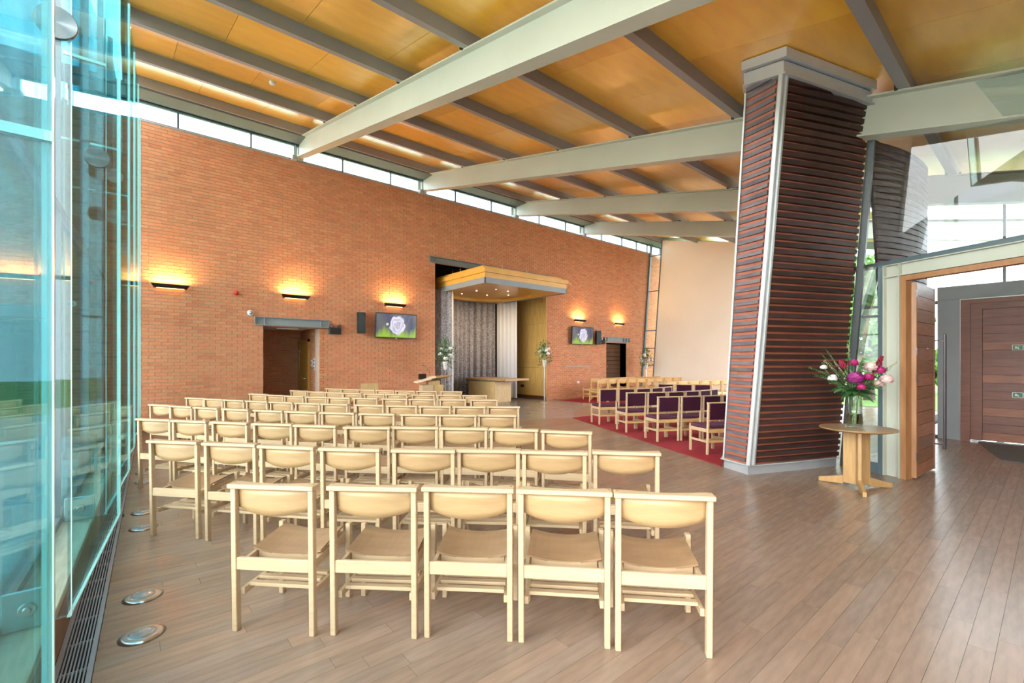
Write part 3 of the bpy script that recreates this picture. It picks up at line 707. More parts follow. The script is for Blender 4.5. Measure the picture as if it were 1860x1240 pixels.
obj('timber_frame', sbox(0.20, 0.265, -0.02, 0.10, 0, 2.63), 'cedar_f', w); obj('timber_frame', sbox(0.265, TE, -0.02, 0.10, 2.565, 2.63), 'cedar_f', w)
obj('transom', sbox(-0.52, TE, -0.03, 0.09, 2.80, 2.86), 'mull', w)
# sidelight between pillar and post
m0, m1_ = Vector((8.00, 2.0)), Vector((7.22, 1.47))
def mp(z): return m0.lerp(m1_, z / 4.86)
def inclined(w0, w1, z0, z1, y_=0.04):
    p, q = mp(z0), mp(z1)
    return MB().hexa([(p.x + w0, p.y - y_, z0), (p.x + w1, p.y - y_, z0), (p.x + w1, p.y + y_, z0), (p.x + w0, p.y + y_, z0), (q.x + w0, q.y - y_, z1), (q.x + w1, q.y - y_, z1), (q.x + w1, q.y + y_, z1), (q.x + w0, q.y + y_, z1)])
w2 = structure('window_10')
obj('mullion', inclined(-0.03, 0.035, 0.0, 4.75), 'frame', w2); obj('mullion', inclined(0.04, 0.10, 0.0, 2.8, 0.03), 'mull', w2)
obj('mullion', sbox(-0.06, -0.002, -0.04, 0.06, 0, 2.80), 'mull', w2)
pA = mp(0.2); pB = mp(2.8); e = sp(-0.06, 0.0)
obj('base_rail', MB().wallbox((pA.x, pA.y), e, 0.0, 0.14, 0.10), 'mull', w2)
obj('transom', MB().wallbox((mp(2.1).x + .05, mp(2.1).y), sp(-0.06, 0.01), 2.12, 2.15, 0.03), 'frame', w2)
obj('pane', MB().add([(pA.x, pA.y, 0.14), (e[0], e[1], 0.14), (e[0], e[1], 2.8), (pB.x, pB.y, 2.8)], [(0, 1, 2, 3)]), 'clear2', w2)
w3 = structure('window_11')
q0 = mp(2.86); q1 = mp(4.45); s2_ = sp(TE); zr = lambda y: ztop(y) + 0.1
obj('pane', MB().add([(q0.x, q0.y, 2.86), (s2_[0], s2_[1], 2.86), (s2_[0], s2_[1], zr(s2_[1])), (q1.x, q1.y, zr(q1.y))], [(0, 1, 2, 3)]), 'clear2', w3)
# open door leaf
hx, hy = sp(0.285, 0.09); leaf_ang = math.atan2(1.13 - hy, 8.60 - hx)
lf = thing('door_leaf', 'open oak board door leaf with tall steel pull handle', 'door', (hx, hy, 0), leaf_ang)
LW = 0.93
obj('hinge_stile', MB().box(0.0, 0.055, -0.03, 0.03, 0.02, 2.54), 'cedar_f', lf, bevel=0.003)
obj('lock_stile', MB().box(LW - 0.05, LW, -0.03, 0.03, 0.02, 2.54), 'leafdoor', lf, tint=True, bevel=0.0)
nb = 15
for k in range(nb):
    m1 = MB(); m1.tint = rnd_tint(0.2, 0.08); z = 0.02 + k * 2.52 / nb
    m1.box(0.057, LW - 0.052, -0.026, 0.026, z + 0.003, z + 2.52 / nb - 0.003); obj('board', m1, 'leafdoor', lf, tint=True)
for z in (0.25, 1.25, 1.6, 2.35): obj('hinge', MB().box(-0.012, 0.012, -0.04, -0.028, z, z + 0.1), 'darksteel', lf)
h_ = obj('pull_handle', MB().box(LW - 0.02, LW + 0.02, -0.145, -0.115, 0.30, 1.90), 'darksteel', lf, bevel=0.006)
obj('bracket', MB().box(LW - 0.03, LW - 0.01, -0.12, -0.03, 0.36, 0.38).box(LW - 0.03, LW - 0.01, -0.12, -0.03, 1.80, 1.82), 'darksteel', h_)

# ------------------------------------------------------------------ lobby: outer timber door, frame, glass
w = structure('door_4')
X0 = 12.3
obj('steel_post', MB().box(X0, X0 + 0.2, 1.20, 1.52, 0, 2.80), 'lintel', w)
obj('steel_header', MB().box(X0 - 0.02, X0 + 0.2, -3.4, 1.52, 2.72, 2.98), 'lintel', w)
obj('timber_frame', MB().box(X0 - 0.03, X0 + 0.1, 1.06, 1.19, 0, 2.70).box(X0 - 0.03, X0 + 0.1, -3.3, 1.06, 2.62, 2.70), 'cedar_d', w, tint=True)
obj('stile', MB().box(X0, X0 + 0.07, 0.90, 1.058, 0.03, 2.618).box(X0, X0 + 0.07, -3.3, 0.90, 2.50, 2.618), 'cedar_d', w, tint=True)
for k in range(16):
    m1 = MB(); m1.tint = rnd_tint(0.12, 0.06)
    if k in (3, 11, 0, 7): m1.tint = (1.5, 1.6, 1.5)
    z = 0.04 + k * 0.1535; m1.box(X0 + 0.01, X0 + 0.06, -3.3, 0.895, z + 0.003, z + 0.150); obj('board', m1, 'cedar_d', w, tint=True)
obj('door_core', MB().box(X0 + 0.062, X0 + 0.09, -3.3, 0.9, 0.03, 2.6), 'darkdoor', w)
obj('threshold', MB().box(X0 - 0.05, X0, -3.3, 1.05, 0.0, 0.025), 'chrome', w)
for nm_, z in (('upper', 1.72), ('lower', 0.86)):
    s = tag(obj('push_pad_sign', MB().box(X0 - 0.004, X0 + 0.010, 0.38, 0.52, z, z + 0.10), 'signw'), 'small green and white exit sign, the %s one on the outer door' % nm_, 'sign')
    obj('green_field', MB().box(X0 - 0.006, X0 - 0.003, 0.39, 0.51, z + 0.008, z + 0.092), 'green', s)
    obj('running_figure', MB().add([(X0 - 0.008, 0.43, z + .02), (X0 - 0.008, 0.445, z + .02), (X0 - 0.008, 0.46, z + .045), (X0 - 0.008, 0.44, z + .06)], [(0, 1, 2, 3)]).lathe([(0.0, 0), (0.009, 0)], 8, (X0 - 0.008, 0.435, z + .075), 'x').box(X0 - .009, X0 - .007, 0.455, 0.485, z + .03, z + .07), 'signw', s)
w = structure('window_12')
obj('mullion', MB().box(X0 + .02, X0 + 0.12, 1.80, 1.86, 0, 2.72).box(X0 + .02, X0 + .12, 1.52, 2.9, 2.66, 2.72).box(X0 + .02, X0 + .12, 2.85, 2.9, 0, 2.72), 'frame', w)
obj('pane', MB().box(X0 + 0.06, X0 + 0.07, 1.52, 2.85, 0.05, 2.66), 'clear', w)
obj('base_rail', MB().box(X0 + .02, X0 + .12, 1.52, 2.9, 0, 0.06), 'frame', w)
w = structure('window_13')
for y in (-3.0, -1.2, 0.6, 2.4): obj('mullion', MB().box(X0 + 0.1, X0 + 0.14, y, y + 0.04, 2.98, ztop(y) + 0.1), 'lintel', w)
obj('pane', MB().add([(X0 + .12, -3.4, 2.98), (X0 + .12, 2.9, 2.98), (X0 + .12, 2.9, ztop(2.9)), (X0 + .12, -3.4, ztop(-3.4))], [(0, 1, 2, 3)]), 'clear2', w)
tag(obj('entrance_mat', MB().prism([(10.3, 0.55), (12.2, 0.95), (12.2, -1.5), (9.6, -1.2)], 0.0, 0.008), 'mat'), 'dark grey entrance mat before the outer timber door', 'mat')

# ------------------------------------------------------------------ alcove behind the lintel
al = structure('wall_inner')
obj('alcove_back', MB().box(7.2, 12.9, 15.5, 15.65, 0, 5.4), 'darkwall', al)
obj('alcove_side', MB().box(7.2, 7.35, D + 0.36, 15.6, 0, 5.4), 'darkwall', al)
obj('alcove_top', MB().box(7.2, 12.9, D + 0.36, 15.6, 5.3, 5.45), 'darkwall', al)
obj('alcove_floor', MB().box(7.2, 12.9, D + 0.36, 15.6, -0.1, -0.005), 'grey_floor', al)
obj('skirting', MB().box(12.44, 12.48, D + 0.05, 15.4, 0, 0.14), 'darkdoor', al)
pz = [0.14, 1.25, 3.0, 4.55, 5.3]
for a, b in zip(pz[:-1], pz[1:]):
    for y0_, y1_ in ((D + 0.0, 13.9), (13.9, 15.4)):
        obj('oak_panel', MB().box(12.48, 12.52, y0_ + 0.003, y1_ - 0.003, a + 0.004, b - 0.004), 'panel', al)
obj('panel_backing', MB().box(12.52, 12.6, D, 15.5, 0, 5.3), 'darkwall', al)
# curtains
def curtain(name, path, z0, z1, m, label, amp, lam, cat='curtain', zoff=0.0):
    P = [Vector(p) for p in path]; L_ = [0]
    for a, b in zip(P[:-1], P[1:]): L_.append(L_[-1] + (b - a).length)
    n = int(L_[-1] / lam * 8); pts = []
    for i in range(n + 1):
        s = L_[-1] * i / n; k = max(j for j in range(len(L_)) if L_[j] <= s + 1e-9); k = min(k, len(P) - 2)
        t = (s - L_[k]) / (L_[k + 1] - L_[k]); p = P[k].lerp(P[k + 1], t); d = (P[k + 1] - P[k]).normalized(); nn = Vector((-d.y, d.x))
        ph = 2 * math.pi * s / lam + 0.7 * math.sin(s * 3.1)
        pts.append((p, nn, math.sin(ph) + 0.35 * math.sin(2.1 * ph + 1)))
    base = P[0]
    mb = MB()
    rows = [(z0, 1.25), ((z0 + z1) / 2, 1.0), (z1, 0.6)]
    vs = []
    for (z, a) in rows:
        for p, nn, s in pts: q = p + nn * s * amp * a - base; vs.append((q.x, q.y, z))
    k = len(pts); fs = [(j * k + i, j * k + i + 1, (j + 1) * k + i + 1, (j + 1) * k + i) for j in range(2) for i in range(k - 1)]
    mb.add(vs, fs); me = mb.mesh(name, M[m], smooth=True)
    o = link(name, me, None, (base.x, base.y, 0)); sol = o.modifiers.new('thickness', 'SOLIDIFY'); sol.thickness = 0.006
    return tag(o, label, cat)
curtain('curtain', [(9.3, 14.5), (10.2, 14.75), (11.2, 14.4)], 0.04, 3.86, 'curtain', 'grey patterned curtain hanging at the back of the alcove', 0.05, 0.26)
curtain('curtain', [(7.62, 13.6), (7.85, 13.0), (8.12, 12.75)], 0.04, 3.9, 'curtain', 'grey patterned curtain gathered at the left of the alcove', 0.05, 0.26)
curtain('curtain', [(8.12, 12.74), (8.20, 12.78), (8.26, 12.9)], 0.04, 3.9, 'wcurtain', 'narrow white lining edge of the left alcove curtain', 0.008, 0.1)
curtain('curtain', [(11.22, 14.3), (11.45, 13.95), (11.62, 13.55)], 0.08, 3.88, 'wcurtain', 'plain white curtain at the right of the alcove', 0.03, 0.17)
# canopy
cx0, cx1, cyf = 7.93, 11.38, 10.67
t = thing('canopy', 'suspended plywood canopy with grey edge band over the altar', 'canopy', (cx0, cyf, 3.8))
wd = cx1 - cx0; dp = 14.6 - cyf
# soffit with quarter-round opening: ring of facets
mb = MB(); cc = (wd * 0.52, 2.2); rr = 1.5; N_ = 40
ring = [(cc[0] + rr * math.cos(2 * math.pi * i / N_), cc[1] + rr * math.sin(2 * math.pi * i / N_)) for i in range(N_)]
def onrect(a):
    c, s = math.cos(a), math.sin(a); k = min([(wd - cc[0]) / c if c > 1e-6 else 1e9, -cc[0] / c if c < -1e-6 else 1e9, (dp - cc[1]) / s if s > 1e-6 else 1e9, -cc[1] / s if s < -1e-6 else 1e9]); return (cc[0] + c * k, cc[1] + s * k)
out = [onrect(2 * math.pi * i / N_) for i in range(N_)]
vs = [(x, y, 0.02) for x, y in ring] + [(x, y, 0.02) for x, y in out]
mb.add(vs, [(i, (i + 1) % N_, N_ + (i + 1) % N_, N_ + i) for i in range(N_)])
for c_ in ((0, 0), (wd, 0), (0, dp), (wd, dp)):
    k = min(range(N_), key=lambda i: (out[i][0] - c_[0]) ** 2 + (out[i][1] - c_[1]) ** 2); kk = [k, (k + 1) % N_] if (out[(k + 1) % N_][0] - c_[0]) ** 2 + (out[(k + 1) % N_][1] - c_[1]) ** 2 < (out[k - 1][0] - c_[0]) ** 2 + (out[k - 1][1] - c_[1]) ** 2 else [k - 1, k]
    mb.add([(*out[kk[0]], 0.02), (*out[kk[1]], 0.02), (*c_, 0.02)], [(0, 1, 2)])
obj('soffit', mb, 'canopy', t)
mb = MB(); vs = [(x, y, 0.02) for x, y in ring] + [(x, y, 0.13) for x, y in ring]
mb.add(vs, [(i, (i + 1) % N_, N_ + (i + 1) % N_, N_ + i) for i in range(N_)]); obj('recess_rim', mb, 'canopy', t)
obj('recess_panel', MB().box(0.05, wd - .05, 0.05, dp - .05, 0.13, 0.15), 'canopy', t)
obj('edge_band', MB().box(0, wd, 0, 0.02, 0, 0.168).box(0, 0.02, 0, dp, 0, 0.168).box(wd - .02, wd, 0, dp, 0, 0.168), 'lintel', t)
obj('ply_tray', MB().box(0.03, wd + .02, 0.03, dp, 0.172, 0.32), 'canopy', t)
obj('ply_tray', MB().box(-0.03, wd + 0.05, -0.03, dp, 0.32, 0.45), 'canopy', t)
obj('ply_tray', MB().box(0.12, wd, 0.25, dp, 0.45, 0.56), 'canopy', t)
obj('ply_wing', MB().add([(wd, 0.0, 0.44), (wd, 0.7, 0.44), (wd + 0.62, 0.35, 0.44), (wd, 0.0, 0.40), (wd, 0.7, 0.40), (wd + 0.62, 0.35, 0.40)], [(0, 1, 2), (5, 4, 3), (0, 3, 4, 1), (1, 4, 5, 2), (2, 5, 3, 0)]), 'canopy', t)
for (x, y) in ((0.7, 2.35), (0.8, 3.0), (1.6, 1.2), (2.7, 1.2)): obj('hanger_rod', MB().tube([(x, y, 0.45), (x, y, 1.48 if y < 2.1 and False else 0.9)], 0.008), 'galv', t)
for (x, y) in ((1.2, 2.1), (1.2, 3.0), (2.1, 1.5), (2.1, 2.7), (2.7, 2.2), (1.5, 1.4)):
    obj('downlight', MB().lathe([(0.0, 0), (0.024, 0), (0.024, 0.01)], 12, (x, y, 0.115)), 'lampw', t)
ld = bpy.data.lights.new('canopy_glow', 'AREA'); ld.shape = 'RECTANGLE'; ld.size = 2.2; ld.size_y = 1.5; ld.energy = 14; ld.color = (1, 0.72, 0.35)
lo_ = bpy.data.objects.new('canopy_glow', ld); COL.objects.link(lo_); lo_.parent = t; lo_.location = (wd / 2, 2.0, 0.10)

# ------------------------------------------------------------------ wall lights, screens, speakers
wn_ = ['leftmost on the brick wall, above the seating', 'second from the left, above the left doorway', 'third from the left, above the left screen', 'fourth from the left, above the right screen', 'rightmost, above the right doorway']
for k, x in enumerate((0.72, 3.33, 6.10, 14.32, 17.0)):
    t = thing('wall_light', 'bronze trough wall light ' + wn_[k], 'lamp', (x, D - 0.01, 3.15), 0, 'bronze wall lights')
    hw = 0.35
    obj('housing', MB().hexa([(-hw + .05, -0.10, 0), (hw - .05, -0.10, 0), (hw - .05, 0, 0), (-hw + .05, 0, 0), (-hw, -0.16, 0.08), (hw, -0.16, 0.08), (hw, -0.12, 0.08), (-hw, -0.12, 0.08)]), 'bronze', t)
    obj('lamp_tube', MB().box(-hw + .06, hw - .06, -0.10, -0.03, 0.04, 0.055), 'warm', t)
    obj('lower_slot', MB().box(-hw + .10, hw - .10, -0.06, -0.03, -0.005, -0.001), 'warm', t)
    ld = bpy.data.lights.new('lamp_light', 'AREA'); ld.shape = 'RECTANGLE'; ld.size = 0.62; ld.size_y = 0.05; ld.energy = 11; ld.color = (1.0, 0.62, 0.24)
    lo_ = bpy.data.objects.new('lamp_light', ld); COL.objects.link(lo_); lo_.parent = t; lo_.location = (0, -0.11, 0.085); lo_.rotation_euler = (R(180 + 8), 0, 0)

def rose_mesh(w, h):
    nx, ny = 120, 68; me = bpy.data.meshes.new('screen_image'); vs = []; fs = []; cols = []
    for j in range(ny + 1):
        for i in range(nx + 1): vs.append((w * (i / nx - 0.5), 0, h * (j / ny - 0.5)))
    rs = random.Random(3); streak = [(rs.uniform(-1, 1), rs.uniform(-0.5, 0.5), rs.uniform(0.01, 0.05), rs.uniform(-.25, .3)) for _ in range(16)]
    for j in range(ny):
        for i in range(nx):
            k = nx + 1; fs.append((j * k + i, j * k + i + 1, (j + 1) * k + i + 1, (j + 1) * k + i))
            x = (i / nx - 0.5) * 1.78; y = j / ny - 0.5
            g = max(0, min(1, (-y - 0.12 + 0.10 * math.sin(x * 9) + 0.05 * math.sin(x * 31)) * 3.2))
            c = [0.10 + .03 * math.sin(7 * x + 3 * y), 0.10 + .03 * math.sin(7 * x + 3 * y), 0.13]
            for (sx, sl, sw, br) in streak:
                dd = abs(x - sx - sl * y); 
                if dd < sw: c = [v + br * 0.25 * (1 - dd / sw) for v in c]
            c = [v * (1 - g) + g * q for v, q in zip(c, (0.30, 0.48, 0.04))]
            if math.hypot(x + 0.42, y - 0.05) < 0.055: c = [0.7, 0.68, 0.45]
            dx, dy = x - 0.03, y - 0.02; a = math.atan2(dy, dx); rr_ = math.hypot(dx * 1.08, dy * 0.92)
            lim = 0.37 + 0.022 * math.cos(5 * a + 1) + 0.015 * math.cos(9 * a)
            if rr_ < lim:
                sp_ = math.sin(rr_ * 44 + 1.5 * math.sin(3 * a + rr_ * 14) + 0.8 * math.sin(5 * a - rr_ * 30)); s = 0.62 + 0.17 * sp_ + 0.18 * (rr_ / lim) - 0.12 * math.exp(-(rr_ / 0.08) ** 2)
                c = [s * 0.84, s * 0.80, s * 0.98]
            cols.append([max(0.01, v) for v in c])
    me.from_pydata(vs, [], fs); at_ = me.color_attributes.new('tint', 'FLOAT_COLOR', 'CORNER'); buf = []
    for c in cols: buf += [c[0], c[1], c[2], 1.0] * 4
    at_.data.foreach_set('color', buf)
    m = bpy.data.materials.get('lit screen')
    if not m:
        m, t, b = nt('lit screen'); a_ = t.nodes.new('ShaderNodeAttribute'); a_.attribute_name = 'tint'
        b.inputs['Base Color'].default_value = (0.01, 0.01, 0.01, 1); b.inputs['Roughness'].default_value = 0.25
        t.links.new(a_.outputs['Color'], b.inputs['Emission Color']); b.inputs['Emission Strength'].default_value = 0.33
    me.materials.append(m); return me
RM = rose_mesh(1.27, 0.68)
for x, lab in ((6.10, 'left wall screen showing a white rose on green'), (14.40, 'right wall screen showing a white rose on green')):
    t = thing('wall_screen', lab, 'television', (x, D - 0.20, 2.565))
    t.rotation_euler = (R(4), 0, R(0))
    obj('casing', MB().box(-0.66, 0.66, 0.0, 0.05, -0.365, 0.365), 'black', t, bevel=0.006)
    o = link('screen_image', RM, t, (0, -0.003, 0)); 
    obj('mount', MB().box(-0.12, 0.12, 0.05, 0.17, -0.12, 0.12), 'black', t)
    obj('sensor', MB().box(-0.02, 0.02, -0.004, 0.02, -0.385, -0.362), 'white', t)
def wall_speaker(x, z, rz, lab):
    t = thing('wall_speaker', lab, 'speaker', (x, D - 0.10, z), rz)
    def f(i, j): a = (j - 0.5) * 1.1; return (-0.09 + 0.18 * i, -0.12 - 0.10 * (math.cos(a) - math.cos(.55)) / (1 - math.cos(.55)) * 0.45, (j - 0.5) * 0.60)
    mb = MB().grid(f, 1, 10, thick=(0, 0.09, 0)); obj('cabinet', mb, 'blackf', t)
    obj('side', MB().box(-0.105, -0.085, -0.15, 0.0, -0.29, 0.29).box(0.085, 0.105, -0.15, 0.0, -0.29, 0.29), 'black', t)
    obj('bracket', MB().box(-0.03, 0.03, -0.03, 0.10, -0.05, 0.05), 'black', t); return t
wall_speaker(5.05, 2.60, R(-12), 'black curved wall speaker left of the left screen')
wall_speaker(15.45, 2.52, R(-20), 'black curved wall speaker right of the right screen')
def twin(x, z, lab, s=1.0):
    t = thing('emergency_light', lab, 'light', (x, D - 0.02, z))
    obj('battery_box', MB().box(-0.16 * s, 0.16 * s, -0.09, 0.0, -0.10, 0.07), 'black', t, bevel=0.008)
    for dx in (-0.11, 0.11):
        h = obj('lamp_head', MB().lathe([(0.025, 0.05), (0.045, 0.0), (0.048, -0.05)], 14, (dx, -0.05, 0.12), 'y'), 'clip', t, smooth=True)
        obj('lens', MB().lathe([(0.0, 0), (0.04, 0)], 14, (dx, -0.102, 0.12), 'y', cap=False), 'chrome', h)
        obj('bracket', MB().box(dx - .008, dx + .008, -0.055, -0.04, 0.065, 0.085), 'black', h)
twin(4.34, 2.36, 'black twin spot emergency light beside the left lintel'); twin(15.86, 2.36, 'black twin spot emergency light beside the right lintel', 0.8)
tag(obj('alarm_sounder', MB().lathe([(0.0, -0.07), (0.04, -0.065), (0.05, -0.03), (0.055, 0.0)], 14, (2.0, D - 0.01, 3.17), 'y'), 'red', smooth=True), 'small round red fire alarm on the brick wall', 'alarm')
t = thing('security_camera', 'white dome camera beside the left steel lintel', 'camera', (2.30, D - 0.01, 2.71))
obj('base', MB().lathe([(0.0, -0.05), (0.06, -0.05), (0.07, -0.02), (0.07, 0.0)], 18, ax='y'), 'white', t, smooth=True)
obj('dome', MB().lathe([(0.0, -0.105), (0.025, -0.095), (0.042, -0.07), (0.045, -0.048)], 14, ax='y'), 'lens', t, smooth=True)
tag(obj('wall_rail', MB().box(13.5, 15.1, D - 0.05, D - 0.01, 1.29, 1.315), 'plinth'), 'thin metal strip on the brick wall right of the alcove', 'rail')
tag(obj('wall_socket', MB().box(14.25, 14.4, D - 0.02, D - 0.008, 0.60, 0.69), 'white', bevel=0.003), 'small white socket low on the brick wall by the far chairs', 'socket')
tag(obj('wall_socket', MB().box(12.46, 12.48, 14.1, 14.3, 0.45, 0.55), 'black'), 'dark socket low on the oak panelling of the alcove', 'socket')

# ------------------------------------------------------------------ altar block and lectern
t = thing('altar', 'long maple altar block with overhanging slab top', 'altar', (9.82, 12.62, 0), R(2))
obj('body', MB().box(0, 0.75, 0.0, 1.55, 0.06, 0.78), 'lect', t, bevel=0.004); obj('plinth', MB().box(0.03, 0.72, 0.03, 1.52, 0.0, 0.06), 'oak', t)
obj('recess_band', MB().box(0.04, 0.71, 0.04, 1.51, 0.78, 0.835), 'lintel', t)
obj('slab_top', MB().box(-0.08, 1.05, -0.62, 1.62, 0.835, 0.905), 'oak_leg', t, bevel=0.004)
t = thing('lectern', 'maple lectern with winged top and small microphone', 'lectern', (5.95, 10.30, 0), R(-14))
obj('body', MB().box(-0.27, 0.0, -0.16, 0.22, 0.02, 0.92), 'birch', t, bevel=0.003); obj('side_body', MB().box(0.003, 0.28, -0.12, 0.22, 0.02, 0.92), 'lect', t, bevel=0.003)
obj('neck', MB().box(-0.10, 0.20, -0.08, 0.15, 0.92, 1.02), 'lect', t)
obj('wing', MB().hexa([(-0.43, -0.22, 0.97), (0.05, -0.26, 1.10), (0.05, 0.20, 1.10), (-0.43, 0.14, 0.97), (-0.43, -0.22, 1.0), (0.05, -0.26, 1.145), (0.05, 0.20, 1.145), (-0.43, 0.14, 1.0)]), 'lect_top', t, bevel=0.004)
obj('wing', MB().hexa([(0.052, -0.26, 1.09), (0.50, -0.18, 1.13), (0.50, 0.14, 1.13), (0.052, 0.20, 1.00), (0.052, -0.26, 1.14), (0.50, -0.18, 1.155), (0.50, 0.14, 1.155), (0.052, 0.20, 1.14)]), 'oak_leg', t, bevel=0.004)
def onlec(x, y, z): a = R(-14); return (5.95 + x * math.cos(a) - y * math.sin(a), 10.30 + x * math.sin(a) + y * math.cos(a), z)
mc = thing('microphone', 'thin gooseneck microphone on the lectern top', 'microphone', onlec(-0.02, 0.05, 1.125), R(-14))
obj('gooseneck', MB().tube([(0, 0, 0), (-0.02, 0, 0.12), (-0.09, 0, 0.23), (-0.17, 0, 0.29)], 0.005), 'black', mc); obj('capsule', MB().tube([(-0.16, 0, 0.285), (-0.22, 0, 0.29)], 0.011), 'black', mc)
tb = thing('touch_panel', 'small black touch panel on the lectern top', 'screen', onlec(-0.24, 0.03, 1.068), R(-14))
obj('panel', MB().hexa([(-0.10, -0.02, 0.0), (0.10, -0.02, 0.0), (0.10, 0.0, 0.0), (-0.10, 0.0, 0.0), (-0.07, 0.06, 0.13), (0.13, 0.06, 0.13), (0.13, 0.08, 0.13), (-0.07, 0.08, 0.13)]), 'black', tb)
obj('stand', MB().box(-0.03, 0.03, 0.02, 0.05, -0.015, 0.05), 'black', tb)
# solid-backed chair against the wall
t = thing('officiant_chair', 'solid backed oak chair against the brick wall', 'chair', (5.05, 12.25, 0), R(-6))
obj('backrest', MB().box(-0.24, 0.24, -0.24, -0.215, 0.55, 0.92), 'lect', t, bevel=0.004); obj('seat', MB().box(-0.23, 0.23, -0.2, 0.22, 0.42, 0.45), 'lect', t, bevel=0.004)
for sx in (-0.23, 0.21):
    obj('leg', MB().box(sx, sx + 0.03, -0.245, -0.205, 0, 0.55), 'lect', t); obj('leg', MB().box(sx, sx + 0.03, 0.19, 0.22, 0, 0.42), 'lect', t)

# ------------------------------------------------------------------ chairs
def make_chair(frame, veneer, seat_m=None):
    t = thing('wooden_chair', '', 'chair')
    W2 = 0.245
    for sx in (-1, 1):
        a, b = (sx * W2, sx * (W2 - 0.030))
        obj('rear_leg', MB().hexa([(min(a, b), -0.235, 0), (max(a, b), -0.235, 0), (max(a, b), -0.195, 0), (min(a, b), -0.195, 0), (min(a, b), -0.250, 0.815), (max(a, b), -0.250, 0.815), (max(a, b), -0.215, 0.815), (min(a, b), -0.215, 0.815)]), frame, t, bevel=0.003)
        obj('front_leg', MB().box(a, b, 0.195, 0.235, 0, 0.475), frame, t, bevel=0.003)
        i0, i1 = sx * (W2 - 0.030), sx * (W2 - 0.052)
        obj('side_rail', MB().hexa([(min(i0, i1), -0.20, 0.345), (max(i0, i1), -0.20, 0.345), (max(i0, i1), 0.23, 0.365), (min(i0, i1), 0.23, 0.365), (min(i0, i1), -0.20, 0.395), (max(i0, i1), -0.20, 0.395), (max(i0, i1), 0.23, 0.425), (min(i0, i1), 0.23, 0.425)]), frame, t, bevel=0.002)
        obj('stretcher', MB().box(i0, i1, -0.20, 0.22, 0.195, 0.235), frame, t, bevel=0.002)
    obj('rear_rail', MB().box(-W2 + .03, W2 - .03, -0.238, -0.216, 0.352, 0.422), frame, t, bevel=0.003)
    def apr(i, j): x = (i - .5) * 0.37; return (x, -0.085 - 0.02 * (1 - (2 * i - 1) ** 2), 0.355 + 0.05 * j - (0.012 * (1 - (2 * i - 1) ** 2) if j > .5 else 0))
    obj('seat_rail', MB().grid(apr, 8, 1, thick=(0, 0.018, 0)), frame, t)
    for y in (-0.16, -0.075, 0.01): obj('shelf_slat', MB().box(-W2 + .052, W2 - .052, y, y + 0.042, 0.225, 0.245), frame, t, bevel=0.003)
    def seat(i, j):
        x = (i - .5) * (0.40 + 0.02 * (1 - j)); y = -0.10 + j * 0.33
        return (x, y, 0.415 + 0.045 * j - 0.028 * (1 - (2 * i - 1) ** 2) - (0.018 * ((j - .85) / .15) if j > .85 else 0))
    obj('seat', MB().grid(seat, 10, 8, thick=(0, 0, 0.011)), seat_m or veneer, t, smooth=False)
    def back(i, j):
        q = 1 - (2 * i - 1) ** 2; zb = 0.702 - 0.040 * q; z = zb + (0.815 - zb) * j
        return (-0.218 + 0.436 * i, -0.222 - 0.030 * q + 0.01 * (1 - j), z)
    obj('backrest', MB().grid(back, 14, 4, thick=(0, 0.010, 0)), veneer, t, smooth=True)
    # top rail with scooped front edge
    n_ = 12; f_ = []; b_ = []
    for k in range(n_ + 1):
        s = -1 + 2 * k / n_; f_.append((0.254 * s, -0.195 - 0.032 * (max(0, 1 - abs(s) / .8)) ** 0.7)); b_.append((0.254 * s, -0.268))
    mb = MB(); vs = [(x, y, 0.815) for x, y in b_] + [(x, y, 0.815) for x, y in f_] + [(x, y, 0.840) for x, y in b_] + [(x, y, 0.843) for x, y in f_]
    q = n_ + 1; fs = []
    for k in range(n_):
        fs += [(k, q + k, q + k + 1, k + 1), (2 * q + k, 2 * q + k + 1, 3 * q + k + 1, 3 * q + k), (k, k + 1, 2 * q + k + 1, 2 * q + k), (q + k, 3 * q + k, 3 * q + k + 1, q + k + 1)]
    fs += [(0, 2 * q, 3 * q, q), (n_, q + n_, 3 * q + n_, 2 * q + n_)]
    mb.add(vs, fs); tr = obj('top_rail', mb, frame, t, bevel=0.004)
    for sx in (-0.235, 0.235): obj('plug', MB().lathe([(0.0, 0.8445), (0.006, 0.8445), (0.006, 0.841)], 8, (sx, -0.222, 0)), 'oak', tr)
    return t
ORD = ['first', 'second', 'third', 'fourth', 'fifth', 'sixth', 'seventh', 'eighth', 'ninth', 'tenth', 'eleventh', 'twelfth']
